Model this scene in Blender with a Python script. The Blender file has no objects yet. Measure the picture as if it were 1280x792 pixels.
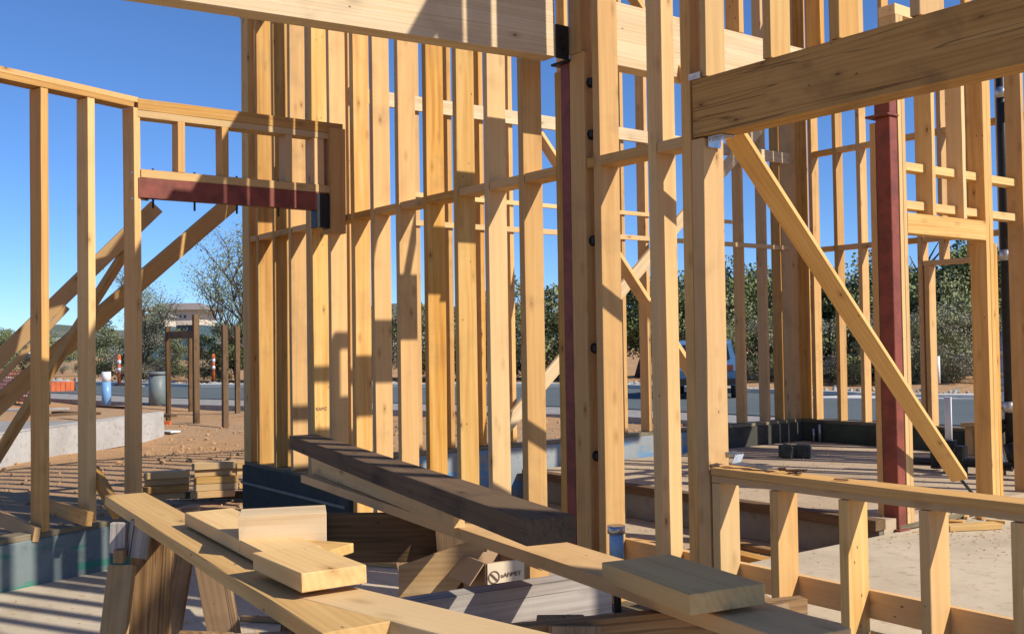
import bpy, bmesh, math, random
from mathutils import Vector, Matrix
random.seed(7)
R = math.radians
S = bpy.context.scene
COL = S.collection

# ------------------------------------------------------------------ frame
# World X runs along the long stud wall towards the viewer's right, Y is square
# to it (away from the viewer), Z is up. The concrete slab is Z = 0.
EYE = 1.6
F = 1300.0
_p, _r, _a = R(1.46816488), R(-0.83561989), R(-36.82955985)
cp, sp, cr, sr = math.cos(_p), math.sin(_p), math.cos(_r), math.sin(_r)
Am = Matrix(((1, 0, 0), (0, sp, -cp), (0, cp, sp)))
Mm = Matrix(((cr, -sr, 0), (sr, cr, 0), (0, 0, 1))) @ Am
Bm = Matrix(((-math.sin(_a), -math.cos(_a), 0), (math.cos(_a), -math.sin(_a), 0), (0, 0, 1)))
MT = Bm @ Mm.transposed()
def ray(x, y): return MT @ Vector(((x-640)/F, (y-396)/F, 1.0))
def _w(q): return Vector((q.x, q.y, q.z+EYE))
def onv(x, y, v): q = ray(x, y); return _w(q*(v/q.y))
def onu(x, y, u): q = ray(x, y); return _w(q*(u/q.x))
def onz(x, y, z): q = ray(x, y); return _w(q*((z-EYE)/q.z))      # z above the slab
def ond(x, y, d): q = ray(x, y); return _w(q*d)                   # d metres in front of the lens
def V(*a): return Vector(a)

# ------------------------------------------------------------------ materials
def newmat(name):
    m = bpy.data.materials.new(name); m.use_nodes = True
    nt = m.node_tree; nt.nodes.clear()
    out = nt.nodes.new('ShaderNodeOutputMaterial'); b = nt.nodes.new('ShaderNodeBsdfPrincipled')
    nt.links.new(b.outputs[0], out.inputs[0])
    return m, nt, b
class NB:
    def __init__(s, nt): s.nt = nt
    def n(s, t, **k):
        o = s.nt.nodes.new('ShaderNode'+t)
        for a, v in k.items(): setattr(o, a, v)
        return o
    def l(s, a, b): s.nt.links.new(a, b)
    def math(s, op, a, b=None, c=None, clamp=False):
        o = s.n('Math', operation=op); o.use_clamp = clamp
        for i, v in enumerate((a, b, c)):
            if v is None: continue
            if isinstance(v, (int, float)): o.inputs[i].default_value = v
            else: s.l(v, o.inputs[i])
        return o.outputs[0]
    def mix(s, f, a, b, mode='MIX'):
        o = s.n('Mix', data_type='RGBA', blend_type=mode)
        for i, v in ((0, f), (6, a), (7, b)):
            if isinstance(v, (int, float)): o.inputs[i].default_value = v
            elif isinstance(v, tuple): o.inputs[i].default_value = (*v, 1)
            else: s.l(v, o.inputs[i])
        return o.outputs[2]
    def noise(s, vec, scale, detail=4, rough=.55, dist=0.0):
        o = s.n('TexNoise'); o.inputs['Scale'].default_value = scale; o.inputs['Detail'].default_value = detail
        o.inputs['Roughness'].default_value = rough; o.inputs['Distortion'].default_value = dist
        s.l(vec, o.inputs['Vector']); return o.outputs['Fac']
    def mapv(s, vec, sc, loc=(0, 0, 0)):
        o = s.n('Mapping'); o.inputs['Scale'].default_value = sc; o.inputs['Location'].default_value = loc
        s.l(vec, o.inputs['Vector']); return o.outputs[0]
    def ramp(s, f, stops):
        o = s.n('ValToRGB'); e = o.color_ramp.elements
        while len(e) < len(stops): e.new(.5)
        for i, (p, c) in enumerate(stops):
            e[i].position = p; e[i].color = (*c, 1) if isinstance(c, tuple) else (c, c, c, 1)
        s.l(f, o.inputs[0]); return o.outputs[0]
    def step(s, f, a, b):
        o = s.n('MapRange', interpolation_type='SMOOTHSTEP')
        o.inputs['From Min'].default_value = a; o.inputs['From Max'].default_value = b
        s.l(f, o.inputs['Value']); return o.outputs[0]
    def bump(s, b, h, strength, dist=.01):
        o = s.n('Bump'); o.inputs['Strength'].default_value = strength; o.inputs['Distance'].default_value = dist
        s.l(h, o.inputs['Height']); s.l(o.outputs[0], b.inputs['Normal'])

def wood(name, light, dark, pale, knot=(.10, .04, .018), dirt=.25, dirtc=(.16, .10, .06), lam=0.0, rough=.72, crack=0.0, knots=.56, tint=1.0, crs=22):
    m, nt, b = newmat(name); N = NB(nt)
    tc = N.n('TexCoord'); oi = N.n('ObjectInfo')
    add = N.n('VectorMath', operation='ADD'); sc = N.n('VectorMath', operation='SCALE')
    comb = N.n('CombineXYZ'); N.l(oi.outputs['Random'], comb.inputs[0])
    N.l(N.math('MULTIPLY', oi.outputs['Random'], 7.3), comb.inputs[1]); N.l(N.math('MULTIPLY', oi.outputs['Random'], 3.1), comb.inputs[2])
    N.l(comb.outputs[0], sc.inputs[0]); sc.inputs['Scale'].default_value = 41
    N.l(tc.outputs['Object'], add.inputs[0]); N.l(sc.outputs[0], add.inputs[1])
    P = add.outputs[0]
    band = N.noise(N.mapv(P, (.55, 9, 9)), 1.7, 3, .5, .35)
    wv = N.n('TexWave', wave_type='RINGS', rings_direction='X', wave_profile='SIN')
    wv.inputs['Scale'].default_value = 5.0; wv.inputs['Distortion'].default_value = 9.0; wv.inputs['Detail'].default_value = 3
    wv.inputs['Detail Scale'].default_value = .9
    N.l(N.mapv(P, (.22, 2.6, 2.6)), wv.inputs['Vector'])
    fib = N.noise(N.mapv(P, (2.2, 120, 120)), 1.0, 3, .6)
    g = N.math('ADD', N.math('MULTIPLY', band, .72), N.math('MULTIPLY', wv.outputs['Fac'], .13))
    g = N.math('ADD', g, N.math('MULTIPLY', fib, .22))
    col = N.ramp(g, [(.30, dark), (.52, light), (.78, pale)])
    # each stick its own tone
    rnd2 = N.math('FRACT', N.math('MULTIPLY', oi.outputs['Random'], 17.77))
    col = N.mix(N.math('MULTIPLY', rnd2, .7*tint), col, pale)
    hs = N.n('HueSaturation'); N.l(col, hs.inputs['Color'])
    N.l(N.math('MULTIPLY_ADD', oi.outputs['Random'], .34*tint, 1-.18*tint), hs.inputs['Value'])
    N.l(N.math('MULTIPLY_ADD', rnd2, -.16*tint, 1.05), hs.inputs['Saturation'])
    col = hs.outputs[0]
    if lam:
        sx = N.n('SeparateXYZ'); N.l(tc.outputs['Object'], sx.inputs[0])
        li = N.math('FLOOR', N.math('DIVIDE', sx.outputs[1], lam))
        wn = N.n('TexWhiteNoise', noise_dimensions='1D'); N.l(li, wn.inputs['W'])
        lf = N.math('FRACT', N.math('DIVIDE', sx.outputs[1], lam))
        col = N.mix(N.math('MULTIPLY', wn.outputs[0], .35), col, tuple(c*.62 for c in light))
        line = N.math('LESS_THAN', lf, .045)
        col = N.mix(N.math('MULTIPLY', line, .45), col, tuple(c*.4 for c in dark))
    # knots
    vo = N.n('TexVoronoi'); N.l(N.mapv(P, (4.6, 11.0, 11.0)), vo.inputs['Vector']); vo.inputs['Scale'].default_value = 1
    sep = N.n('SeparateColor'); N.l(vo.outputs['Color'], sep.inputs[0])
    on = N.math('GREATER_THAN', sep.outputs[0], knots)
    kd = N.math('ADD', vo.outputs['Distance'], N.math('MULTIPLY', fib, .06))
    core = N.math('MULTIPLY', N.step(kd, .14, .07), on)
    halo = N.math('MULTIPLY', N.step(kd, .38, .12), on)
    col = N.mix(N.math('MULTIPLY', halo, .38), col, tuple(c*.6 for c in dark))
    col = N.mix(N.math('MULTIPLY', core, .8), col, knot)
    # handling dirt, water marks
    dn = N.noise(P, 2.3, 5, .6, .6)
    col = N.mix(N.math('MULTIPLY', N.step(dn, .50, .74), dirt), col, dirtc)
    # nail heads and pin holes
    vn = N.n('TexVoronoi'); N.l(N.mapv(P, (9, 17, 17)), vn.inputs['Vector']); vn.inputs['Scale'].default_value = 1
    sn = N.n('SeparateColor'); N.l(vn.outputs['Color'], sn.inputs[0])
    nail = N.math('MULTIPLY', N.math('LESS_THAN', vn.outputs['Distance'], .085), N.math('GREATER_THAN', sn.outputs[1], .86))
    col = N.mix(N.math('MULTIPLY', nail, .75), col, (.07, .05, .035))
    saw = N.noise(N.mapv(P, (160, 6, 6)), 1.0, 1, .5)
    col = N.mix(N.math('MULTIPLY', N.step(saw, .55, .8), .10), col, dark)
    h = N.math('ADD', fib, N.math('MULTIPLY', core, .6))
    if crack:
        cn = N.noise(N.mapv(P, (.45, crs, crs)), 1.0, 2, .5, .25)
        ck = N.step(N.math('ABSOLUTE', N.math('SUBTRACT', cn, .5)), .020, .004)
        col = N.mix(N.math('MULTIPLY', ck, crack), col, tuple(c*.25 for c in dark))
        h = N.math('SUBTRACT', h, ck)
    N.l(col, b.inputs['Base Color']); b.inputs['Roughness'].default_value = rough
    b.inputs['Specular IOR Level'].default_value = .25
    N.bump(b, h, .35, .002)
    return m
FIR = wood('framing_fir', (.56, .295, .080), (.42, .19, .045), (.66, .40, .145))
FIR2 = wood('framing_fir_pale', (.60, .355, .12), (.48, .255, .075), (.68, .455, .19), dirt=.15)
GLU = wood('laminated_beam', (.64, .47, .27), (.52, .35, .17), (.70, .55, .36), dirt=.22, lam=.038, knots=.8, tint=.3)
HDR = wood('header_timber', (.50, .275, .085), (.36, .17, .048), (.60, .36, .13), dirt=.45, dirtc=(.13, .075, .04), crack=.6, knots=.5, crs=17)
OLD = wood('weathered_dark_timber', (.10, .052, .020), (.045, .022, .009), (.20, .12, .055), knot=(.02, .012, .01), dirt=.6, dirtc=(.03, .022, .017), crack=.3, rough=.9, crs=24)
GREY = wood('weathered_grey_timber', (.36, .31, .26), (.20, .16, .125), (.52, .47, .42), dirt=.35, crack=.8, rough=.9)
SAW = wood('sawhorse_timber', (.30, .17, .075), (.15, .08, .035), (.46, .29, .15), dirt=.5, dirtc=(.05, .035, .025), crack=.5, rough=.85)
PLY = wood('plywood', (.50, .31, .14), (.38, .21, .09), (.60, .42, .22), dirt=.3)
TREAT = wood('treated_plate', (.17, .13, .075), (.09, .065, .04), (.24, .20, .12), dirt=.5, dirtc=(.03, .03, .025), crack=.4)

def simple(name, col, rough=.6, metal=0.0, var=.25, scale=6, col2=None, bump=.1, spec=.4, bs=40):
    m, nt, b = newmat(name); N = NB(nt); tc = N.n('TexCoord')
    n = N.noise(tc.outputs['Object'], scale, 6, .62)
    c2 = col2 or tuple(c*(1-var) for c in col)
    c = N.mix(N.step(n, .38, .66), col, c2)
    N.l(c, b.inputs['Base Color']); b.inputs['Roughness'].default_value = rough; b.inputs['Metallic'].default_value = metal
    b.inputs['Specular IOR Level'].default_value = spec
    if bump: N.bump(b, N.noise(tc.outputs['Object'], bs, 4), bump, .004)
    return m
RED = simple('red_oxide_steel', (.235, .055, .032), .6, 0, .2, 9, (.15, .036, .022), .12)
BLK = simple('black_iron', (.02, .022, .024), .45, .3, .3, 12, bump=.1)
ZINC = simple('galvanised_steel', (.55, .57, .58), .35, .9, .3, 18, bump=.15)
PVCW = simple('white_pvc', (.75, .75, .73), .35, 0, .1, 6, bump=0)
PVCB = simple('blue_pvc', (.18, .36, .60), .35, 0, .1, 6, bump=0)
DKGR = simple('dark_green_grey_block', (.05, .06, .055), .8, 0, .4, 14, bump=.3)
ORNG = simple('orange_plastic', (.62, .14, .04), .5, 0, .2, 4, bump=0)
CARD = simple('cardboard', (.42, .27, .15), .85, 0, .12, 3, bump=.05)
CARDP = simple('cardboard_printed_side', (.66, .54, .37), .8, 0, .08, 3, bump=.05)
INK = simple('print_ink', (.12, .07, .05), .8, 0, .1, 3, bump=0)
PAINT = simple('car_paint', (.10, .22, .38), .22, .3, .05, 3, bump=0, spec=.6)
GLASS = simple('dark_glass', (.03, .05, .06), .06, 0, .1, 3, bump=0, spec=.8)
RUB = simple('tyre_rubber', (.02, .02, .02), .8, 0, .2, 9, bump=.1)
BIN = simple('grey_bin_plastic', (.16, .19, .18), .5, 0, .15, 4, bump=0)
WALLP = simple('pale_render', (.62, .55, .44), .85, 0, .1, 1, bump=0)
ROOFM = simple('brown_roofing', (.26, .21, .18), .85, 0, .1, 1, bump=0)
WINM = simple('dark_glazing', (.06, .11, .13), .2, 0, .2, 1, bump=0)  # dark blue-green tone of the far windows and lower walls
BARK = simple('bark', (.13, .095, .07), .9, 0, .4, 7, bump=.4)
ROCK = simple('pale_rubble', (.40, .38, .34), .9, 0, .3, 3, bump=.4, bs=12)

def conc(name, c1, c2, stain, sc=1.0, stainamt=.5, tide=None):
    m, nt, b = newmat(name); N = NB(nt); tc = N.n('TexCoord'); P = tc.outputs['Object']
    n1 = N.noise(P, .8*sc, 8, .65, .3); n2 = N.noise(P, 9*sc, 6, .65); n3 = N.noise(P, 160, 2)
    c = N.mix(N.step(n1, .35, .68), c1, c2)
    c = N.mix(N.math('MULTIPLY', N.step(n2, .52, .72), stainamt), c, stain)
    c = N.mix(N.math('MULTIPLY', n3, .12), c, (.15, .12, .09))
    if tide:
        n4 = N.noise(N.mapv(P, (1, 1, 5)), 1.6, 4, .6)
        c = N.mix(N.math('MULTIPLY', N.step(n4, .52, .60), .75), c, tide)
    N.l(c, b.inputs['Base Color']); b.inputs['Roughness'].default_value = .88
    b.inputs['Specular IOR Level'].default_value = .2
    N.bump(b, N.math('ADD', n2, N.math('MULTIPLY', n3, .5)), .4, .006)
    return m
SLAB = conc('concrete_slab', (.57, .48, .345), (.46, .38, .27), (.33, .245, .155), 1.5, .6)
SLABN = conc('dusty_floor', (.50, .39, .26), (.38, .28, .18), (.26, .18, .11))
STEM = conc('concrete_stem', (.30, .27, .21), (.22, .19, .14), (.12, .10, .07))
CURB = conc('curb_membrane', (.05, .05, .042), (.085, .085, .07), (.02, .022, .02))
CURBB = conc('curb_blue_stain', (.30, .33, .34), (.24, .26, .27), (.15, .14, .12), tide=(.10, .25, .42))
CURBG = conc('curb_green_stain', (.20, .25, .25), (.14, .17, .17), (.05, .06, .06), tide=(.02, .20, .13))
PALEC = conc('outside_concrete', (.46, .44, .41), (.36, .34, .31), (.24, .19, .13), 1.6, .75)
ASPH = conc('asphalt', (.115, .14, .145), (.10, .12, .125), (.085, .10, .10), .5, .3)
KERB = conc('kerb_concrete', (.62, .60, .55), (.55, .53, .48), (.4, .37, .3))

def ground_mat():
    m, nt, b = newmat('dry_dirt'); N = NB(nt); tc = N.n('TexCoord'); P = tc.outputs['Object']
    n1 = N.noise(P, .16, 6, .6, .4); n2 = N.noise(P, 2.2, 8, .7, .2); n3 = N.noise(P, 28, 4, .7)
    c = N.mix(N.step(n1, .36, .64), (.47, .265, .12), (.41, .255, .14))
    c = N.mix(N.math('MULTIPLY', N.step(n2, .50, .66), .6), c, (.27, .165, .09))
    c = N.mix(N.math('MULTIPLY', N.step(n3, .58, .68), .55), c, (.52, .43, .32))
    N.l(c, b.inputs['Base Color']); b.inputs['Roughness'].default_value = .95
    b.inputs['Specular IOR Level'].default_value = .1
    N.bump(b, N.math('ADD', n2, N.math('MULTIPLY', n3, .35)), .9, .05)
    return m
DIRT = ground_mat()
GRAVEL = conc('gravel', (.34, .32, .29), (.24, .22, .20), (.50, .48, .45), 6, .8)

def leafmat(name, c1, c2, c3):
    m, nt, b = newmat(name); N = NB(nt); tc = N.n('TexCoord')
    g = N.n('NewGeometry')
    c = N.ramp(g.outputs['Random Per Island'], [(.0, c1), (.5, c2), (1.0, c3)])
    n = N.noise(tc.outputs['Object'], 1.4, 3)
    c = N.mix(N.math('MULTIPLY', N.step(n, .4, .65), .55), c, c1)
    N.l(c, b.inputs['Base Color']); b.inputs['Roughness'].default_value = .7
    b.inputs['Specular IOR Level'].default_value = .2
    return m
LEAFD = leafmat('oak_foliage', (.125, .16, .06), (.165, .20, .08), (.21, .235, .10))
LEAFM = leafmat('olive_foliage', (.20, .225, .105), (.24, .26, .125), (.28, .29, .15))
LEAFS = leafmat('spring_foliage', (.20, .25, .16), (.27, .32, .21), (.33, .38, .26))
LEAFT = leafmat('bare_twig_brush', (.25, .235, .165), (.29, .27, .195), (.33, .305, .225))

# ------------------------------------------------------------------ object helpers
def tag(o, label=None, cat=None, group=None, kind=None):
    if label: o['label'] = label
    if cat: o['category'] = cat
    if group: o['group'] = group
    if kind: o['kind'] = kind
    return o
def thing(name, loc, label, cat, group=None):
    o = bpy.data.objects.new(name, None); COL.objects.link(o); o.location = loc; o.empty_display_size = .1
    return tag(o, label, cat, group)
def link(name, me, mat, parent=None, mtx=None, smooth=False):
    o = bpy.data.objects.new(name, me); COL.objects.link(o)
    if isinstance(mat, (list, tuple)):
        for mm in mat: me.materials.append(mm)
    elif mat: me.materials.append(mat)
    if smooth:
        for p in me.polygons: p.use_smooth = True
    mtx = mtx or Matrix.Identity(4)
    if parent:
        o.parent = parent
        pm = parent.matrix_basis.copy()
        if parent.parent: pm = parent.parent.matrix_basis @ pm
        mtx = pm.inverted() @ mtx
    o.matrix_basis = mtx
    return o
def bm_mesh(bm, name):
    me = bpy.data.meshes.new(name); bmesh.ops.recalc_face_normals(bm, faces=bm.faces[:]); bm.to_mesh(me); bm.free(); return me
def basis(p0, p1, side):
    x = (p1-p0).normalized(); z = x.cross(side).normalized(); y = z.cross(x)
    m = Matrix((x, y, z)).transposed().to_4x4(); m.translation = (p0+p1)/2
    return m
def add_box(bm, L, W, H, m=None, bevel=0.0):
    r = bmesh.ops.create_cube(bm, size=1.0)
    vs = r['verts']
    bmesh.ops.scale(bm, verts=vs, vec=(L, W, H))
    if bevel:
        es = list({e for v in vs for e in v.link_edges})
        rb = bmesh.ops.bevel(bm, geom=es, offset=bevel, segments=1, affect='EDGES')
        vs = list({v for f in rb['faces'] for v in f.verts} | {v for v in vs if v.is_valid})
        # include every vertex of the connected island
    if m is not None:
        seen = set(vs); st = list(vs)
        while st:
            v = st.pop()
            for e in v.link_edges:
                o = e.other_vert(v)
                if o not in seen: seen.add(o); st.append(o)
        bmesh.ops.transform(bm, matrix=m, verts=list(seen))
def timber(name, p0, p1, w, t, side, mat, parent=None, bow=.0, bevel=.002):
    """one stick of lumber from p0 to p1 (centre line); w is its size along side, t across"""
    p0 = Vector(p0); p1 = Vector(p1); L = (p1-p0).length
    bm = bmesh.new(); add_box(bm, L, w, t, None, min(bevel, w*.2, t*.2))
    if L > 1.2 and max(w, t) < .2:      # real sticks bow and twist a little
        for k in range(1, 7):
            bmesh.ops.bisect_plane(bm, geom=bm.verts[:]+bm.edges[:]+bm.faces[:], plane_co=(-L/2+L*k/7, 0, 0), plane_no=(1, 0, 0))
        A1, A2, tw = random.uniform(-1, 1)*min(.006, .0018*L), random.uniform(-1, 1)*min(.005, .0013*L), random.uniform(-.02, .02)
        for v in bm.verts:
            q = v.co.x/L+.5; k = math.sin(math.pi*q); an = tw*(q-.5)
            y_, z_ = v.co.y, v.co.z
            v.co.y = y_*math.cos(an)-z_*math.sin(an)+A1*k; v.co.z = y_*math.sin(an)+z_*math.cos(an)+A2*k
    j = .0012
    for v in bm.verts: v.co += Vector((0, random.uniform(-j, j), random.uniform(-j, j)))
    me = bm_mesh(bm, name)
    return link(name, me, mat, parent, basis(p0, p1, Vector(side)))
X, Y, Z = V(1, 0, 0), V(0, 1, 0), V(0, 0, 1)
def stud(u0, u1, v0, v1, z0, z1, mat=FIR, parent=None, name='stud'):
    """upright stick: box u0..u1, v0..v1, z0..z1, grain upright"""
    lean = Vector((random.uniform(-.004, .004), random.uniform(-.003, .003), 0))
    return timber(name, V((u0+u1)/2, (v0+v1)/2, z0), V((u0+u1)/2, (v0+v1)/2, z1)+lean*0, abs(u1-u0), abs(v1-v0), X, mat, parent)
def barx(u0, u1, v0, v1, z0, z1, mat=FIR, parent=None, name='plate'):
    return timber(name, V(u0, (v0+v1)/2, (z0+z1)/2), V(u1, (v0+v1)/2, (z0+z1)/2), abs(z1-z0), abs(v1-v0), Z, mat, parent)
def bary(u0, u1, v0, v1, z0, z1, mat=FIR, parent=None, name='plate'):
    return timber(name, V((u0+u1)/2, v0, (z0+z1)/2), V((u0+u1)/2, v1, (z0+z1)/2), abs(z1-z0), abs(u1-u0), Z, mat, parent)
def block(name, u0, u1, v0, v1, z0, z1, mat, parent=None, bevel=.004):
    bm = bmesh.new(); add_box(bm, u1-u0, v1-v0, z1-z0, None, bevel)
    return link(name, bm_mesh(bm, name), mat, parent, Matrix.Translation(((u0+u1)/2, (v0+v1)/2, (z0+z1)/2)))
def add_cyl(bm, p0, p1, r0, r1=None, seg=12, cap=True):
    r1 = r0 if r1 is None else r1
    p0 = Vector(p0); p1 = Vector(p1); d = p1-p0; L = d.length
    q = d.to_track_quat('Z', 'Y').to_matrix().to_4x4(); q.translation = (p0+p1)/2
    bmesh.ops.create_cone(bm, cap_ends=cap, segments=seg, radius1=r0, radius2=r1, depth=L, matrix=q)
def cyl(name, p0, p1, r, mat, parent=None, r1=None, seg=16, smooth=True):
    p0 = Vector(p0); p1 = Vector(p1); c = (p0+p1)/2
    bm = bmesh.new(); add_cyl(bm, p0-c, p1-c, r, r1, seg)
    me = bm_mesh(bm, name)
    for p in me.polygons: p.use_smooth = smooth and len(p.vertices) == 4
    return link(name, me, mat, parent, Matrix.Translation(c))
def prism(name, pts, z0, z1, mat, parent=None):
    bm = bmesh.new()
    vs = [bm.verts.new((x, y, z0)) for x, y in pts]; f = bm.faces.new(vs)
    r = bmesh.ops.extrude_face_region(bm, geom=[f])
    for v in r['geom']:
        if isinstance(v, bmesh.types.BMVert): v.co.z = z1
    return link(name, bm_mesh(bm, name), mat, parent)

# ------------------------------------------------------------------ ground, road, floors
def heights(x, y):
    # gentle building site relief, flat under the building
    d = math.hypot(max(0, abs(x+3)-9), max(0, abs(y-4)-9))
    k = min(1, d/6)
    return -.09 + k*(.05*math.sin(x*.9+y*.4)+.04*math.sin(y*1.3-x*.5)) - .0
bm = bmesh.new()
def grid(bm, x0, x1, nx, y0, y1, ny, hf):
    vs = [[bm.verts.new((x0+(x1-x0)*i/nx, y0+(y1-y0)*j/ny, 0)) for j in range(ny+1)] for i in range(nx+1)]
    for r_ in vs:
        for v in r_: v.co.z = hf(v.co.x, v.co.y)
    for i in range(nx):
        for j in range(ny): bm.faces.new((vs[i][j], vs[i+1][j], vs[i+1][j+1], vs[i][j+1]))
grid(bm, -70, 50, 160, -20, 100, 160, lambda x, y: heights(x, y) if abs(x) < 60 else -.09)
# skirts out to the horizon
def quad(bm, pts):
    bm.faces.new([bm.verts.new(p) for p in pts])
g0 = -.12
quad(bm, [(-1500, -1500, g0), (1500, -1500, g0), (1500, -20, g0), (-1500, -20, g0)])
quad(bm, [(-1500, 100, g0), (1500, 100, g0), (1500, 1500, g0), (-1500, 1500, g0)])
quad(bm, [(-1500, -20, g0), (-70, -20, g0), (-70, 100, g0), (-1500, 100, g0)])
quad(bm, [(50, -20, g0), (1500, -20, g0), (1500, 100, g0), (50, 100, g0)])
gr = link('ground', bm_mesh(bm, 'ground'), DIRT); tag(gr, kind='structure')
for p in gr.data.polygons: p.use_smooth = True

def cam2w(X_, D, z=0):   # metres right of the lens axis, metres ahead -> world
    q = Bm @ Vector((X_, D, 0)); return V(q.x, q.y, z)
def strip(name, pts, z, mat, kind='structure', thick=0.0):
    bm = bmesh.new()
    n = len(pts)
    vs = [bm.verts.new((p.x, p.y, z)) for p in pts]; f = bm.faces.new(vs)
    if thick:
        r = bmesh.ops.extrude_face_region(bm, geom=[f])
        for v in r['geom']:
            if isinstance(v, bmesh.types.BMVert): v.co.z = z-thick
    o = link(name, bm_mesh(bm, name), mat); tag(o, kind=kind); return o
# asphalt car park beyond the site, its near and far edges as in the photograph
nearE = [(-60, 74), (-9.6, 32), (1.9, 25), (7.6, 18.5), (24, 5)]
farE = [(-70, 88), (-12.3, 41), (2.8, 36), (10.5, 26), (34, 10)]
strip('road', [cam2w(*p) for p in nearE]+[cam2w(*p) for p in reversed(farE)], .06, ASPH, thick=.2)
def off(E, d): return [(x-d*.6*0, y+d) for x, y in E]
strip('kerb', [cam2w(*p) for p in farE]+[cam2w(*p) for p in reversed(off(farE, .5))], .18, KERB, thick=.4)
strip('gravel_verge', [cam2w(*p) for p in off(nearE, -2.6)]+[cam2w(*p) for p in reversed(nearE)], .035, GRAVEL, thick=.2)
strip('pavement', [cam2w(*p) for p in ((7.0, 27.0), (13, 24.6), (13, 27.5), (10.3, 28.2))], .10, KERB, thick=.2)

# floors of the building
slabpts = [(-8.06, 4.19), (-8.06, 2.45), (-7.20, .20), (-6.3, -3.2), (2.5, -3.2), (2.5, 4.19)]
fl = prism('slab', slabpts, -.3, 0.0, SLAB); tag(fl, kind='structure')
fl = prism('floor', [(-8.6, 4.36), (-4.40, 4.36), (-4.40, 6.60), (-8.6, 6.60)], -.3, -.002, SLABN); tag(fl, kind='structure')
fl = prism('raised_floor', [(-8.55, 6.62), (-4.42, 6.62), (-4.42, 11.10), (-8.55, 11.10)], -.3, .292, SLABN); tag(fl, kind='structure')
fl = prism('raised_slab', [(-4.39, 4.38), (2.5, 4.38), (2.5, 11.10), (-4.39, 11.10)], -.3, .20, SLAB); tag(fl, kind='structure')
# step between low and raised floor
st = thing('floor_step', (-6.5, 6.6, 0), 'low shaded concrete step with a dark timber nosing behind the long stud wall', 'step')
block('riser', -8.55, -4.42, 6.56, 6.615, 0, .225, STEM, st)
barx(-8.55, -4.405, 6.50, 6.62, .23, .305, OLD, st, 'nosing')

# ------------------------------------------------------------------ long stud wall (W1)
Z0 = .35    # underside of the studs on the kerb at the left, from the slab
W1 = thing('long_stud_wall', (-6.5, 4.2, 0), 'tall two-storey fir stud wall with one row of blocking, running from the left corner to the red steel post', 'stud wall')
D = .158
def cx(x, y=350): return onv(x, y, 4.2).x
studs_px = [(303.5, .17), (320.2, .055), (340.4, .055), (361.5, .055), (409.8, .055), (438.5, .055), (464, .055),
            (495.5, .055), (529.5, .055), (568.7, .05), (607.6, .05), (650, .06)]
TOPL = 5.05
us = []
for px, w in studs_px:
    u = cx(px); us.append((u, w))
for w_, px in ((.075, 383), (.078, 0), (.075, 0)): pass
u = cx(383)
for k in range(2): us.append((u+.066*k, .064))
us.sort()
for u, w in us:
    zt = TOPL-.04 if u < -5.6 or True else 6.4
    pale = random.random() < .25
    stud(u, u+w, 4.2, 4.2+D, .44 if u < -8.2 else .045, zt, FIR2 if (pale or abs(u-(cx(383)+.066)) < .01) else FIR, W1)
uL = cx(303.5); uP = cx(696)
# blocking row between studs
zb0, zb1 = 2.672, 2.728
edges = us+[(uP, .05)]
for i in range(len(edges)-1):
    a = edges[i][0]+edges[i][1]; b = edges[i+1][0]
    if b-a > .04: barx(a+.002, b-.002, 4.205+random.uniform(0, .006), 4.2+D-.004, zb0+random.uniform(-.004, .004), zb1, FIR, W1, 'blocking')
barx(uL-.02, uP, 4.195, 4.2+D+.005, TOPL-.038, TOPL, FIR, W1, 'top_plate')
barx(uL-.02, uP, 4.195, 4.2+D+.005, TOPL+.001, TOPL+.04, FIR, W1, 'top_plate')
barx(uL, cx(409.8)+.3, 4.2, 4.2+D, .40, .438, TREAT, W1, 'sole_plate')
barx(cx(409.8)+.32, cx(696), 4.2, 4.2+D, .005, .043, TREAT, W1, 'sole_plate')
ck = thing('foundation_kerb', (-9, 4.2, 0), 'dark membrane-coated concrete kerb under the far left end of the long stud wall', 'kerb')
block('kerb_body', uL-.03, -7.95, 4.19, 4.2+D+.02, -.3, .398, CURB, ck)
stripb = block('kerb_lip', uL-.03, -8.0, 4.17, 4.189, .21, .235, STEM, ck)

# right-hand part of the same wall: king studs, header opening, sill and cripples
W1b = thing('window_stud_wall', (-3, 4.2, 0), 'stud wall in front on the right with double king posts, doubled window sill and short cripple studs', 'stud wall')
TOPR = 5.3
post = cx(715)
# built-up post right of the steel column
p1 = thing('timber_post', (-4.9, 4.2, 0), 'square timber post bolted to the right side of the red steel column with black bolts', 'post')
stud(cx(716), cx(734), 4.2, 4.2+D, 0.02, 3.40, FIR, p1, 'lower_post')
stud(cx(714.5)+.0, cx(729), 4.205, 4.2+D-.01, 3.405, TOPR, FIR, p1, 'upper_post')
for by in (105, 170, 302, 435, 568):
    q = onv(739, by, 4.27)
    bm = bmesh.new()
    add_cyl(bm, (-.035, 0, 0), (.0, 0, 0), .032, seg=6); add_cyl(bm, (-.04, 0, 0), (.03, 0, 0), .014, seg=8); add_cyl(bm, (-.05, 0, 0), (-.034, 0, 0), .032, seg=14)
    link('bolt', bm_mesh(bm, 'bolt'), BLK, p1, Matrix.Translation((cx(734)+.045, 4.25, q.z)))
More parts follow.
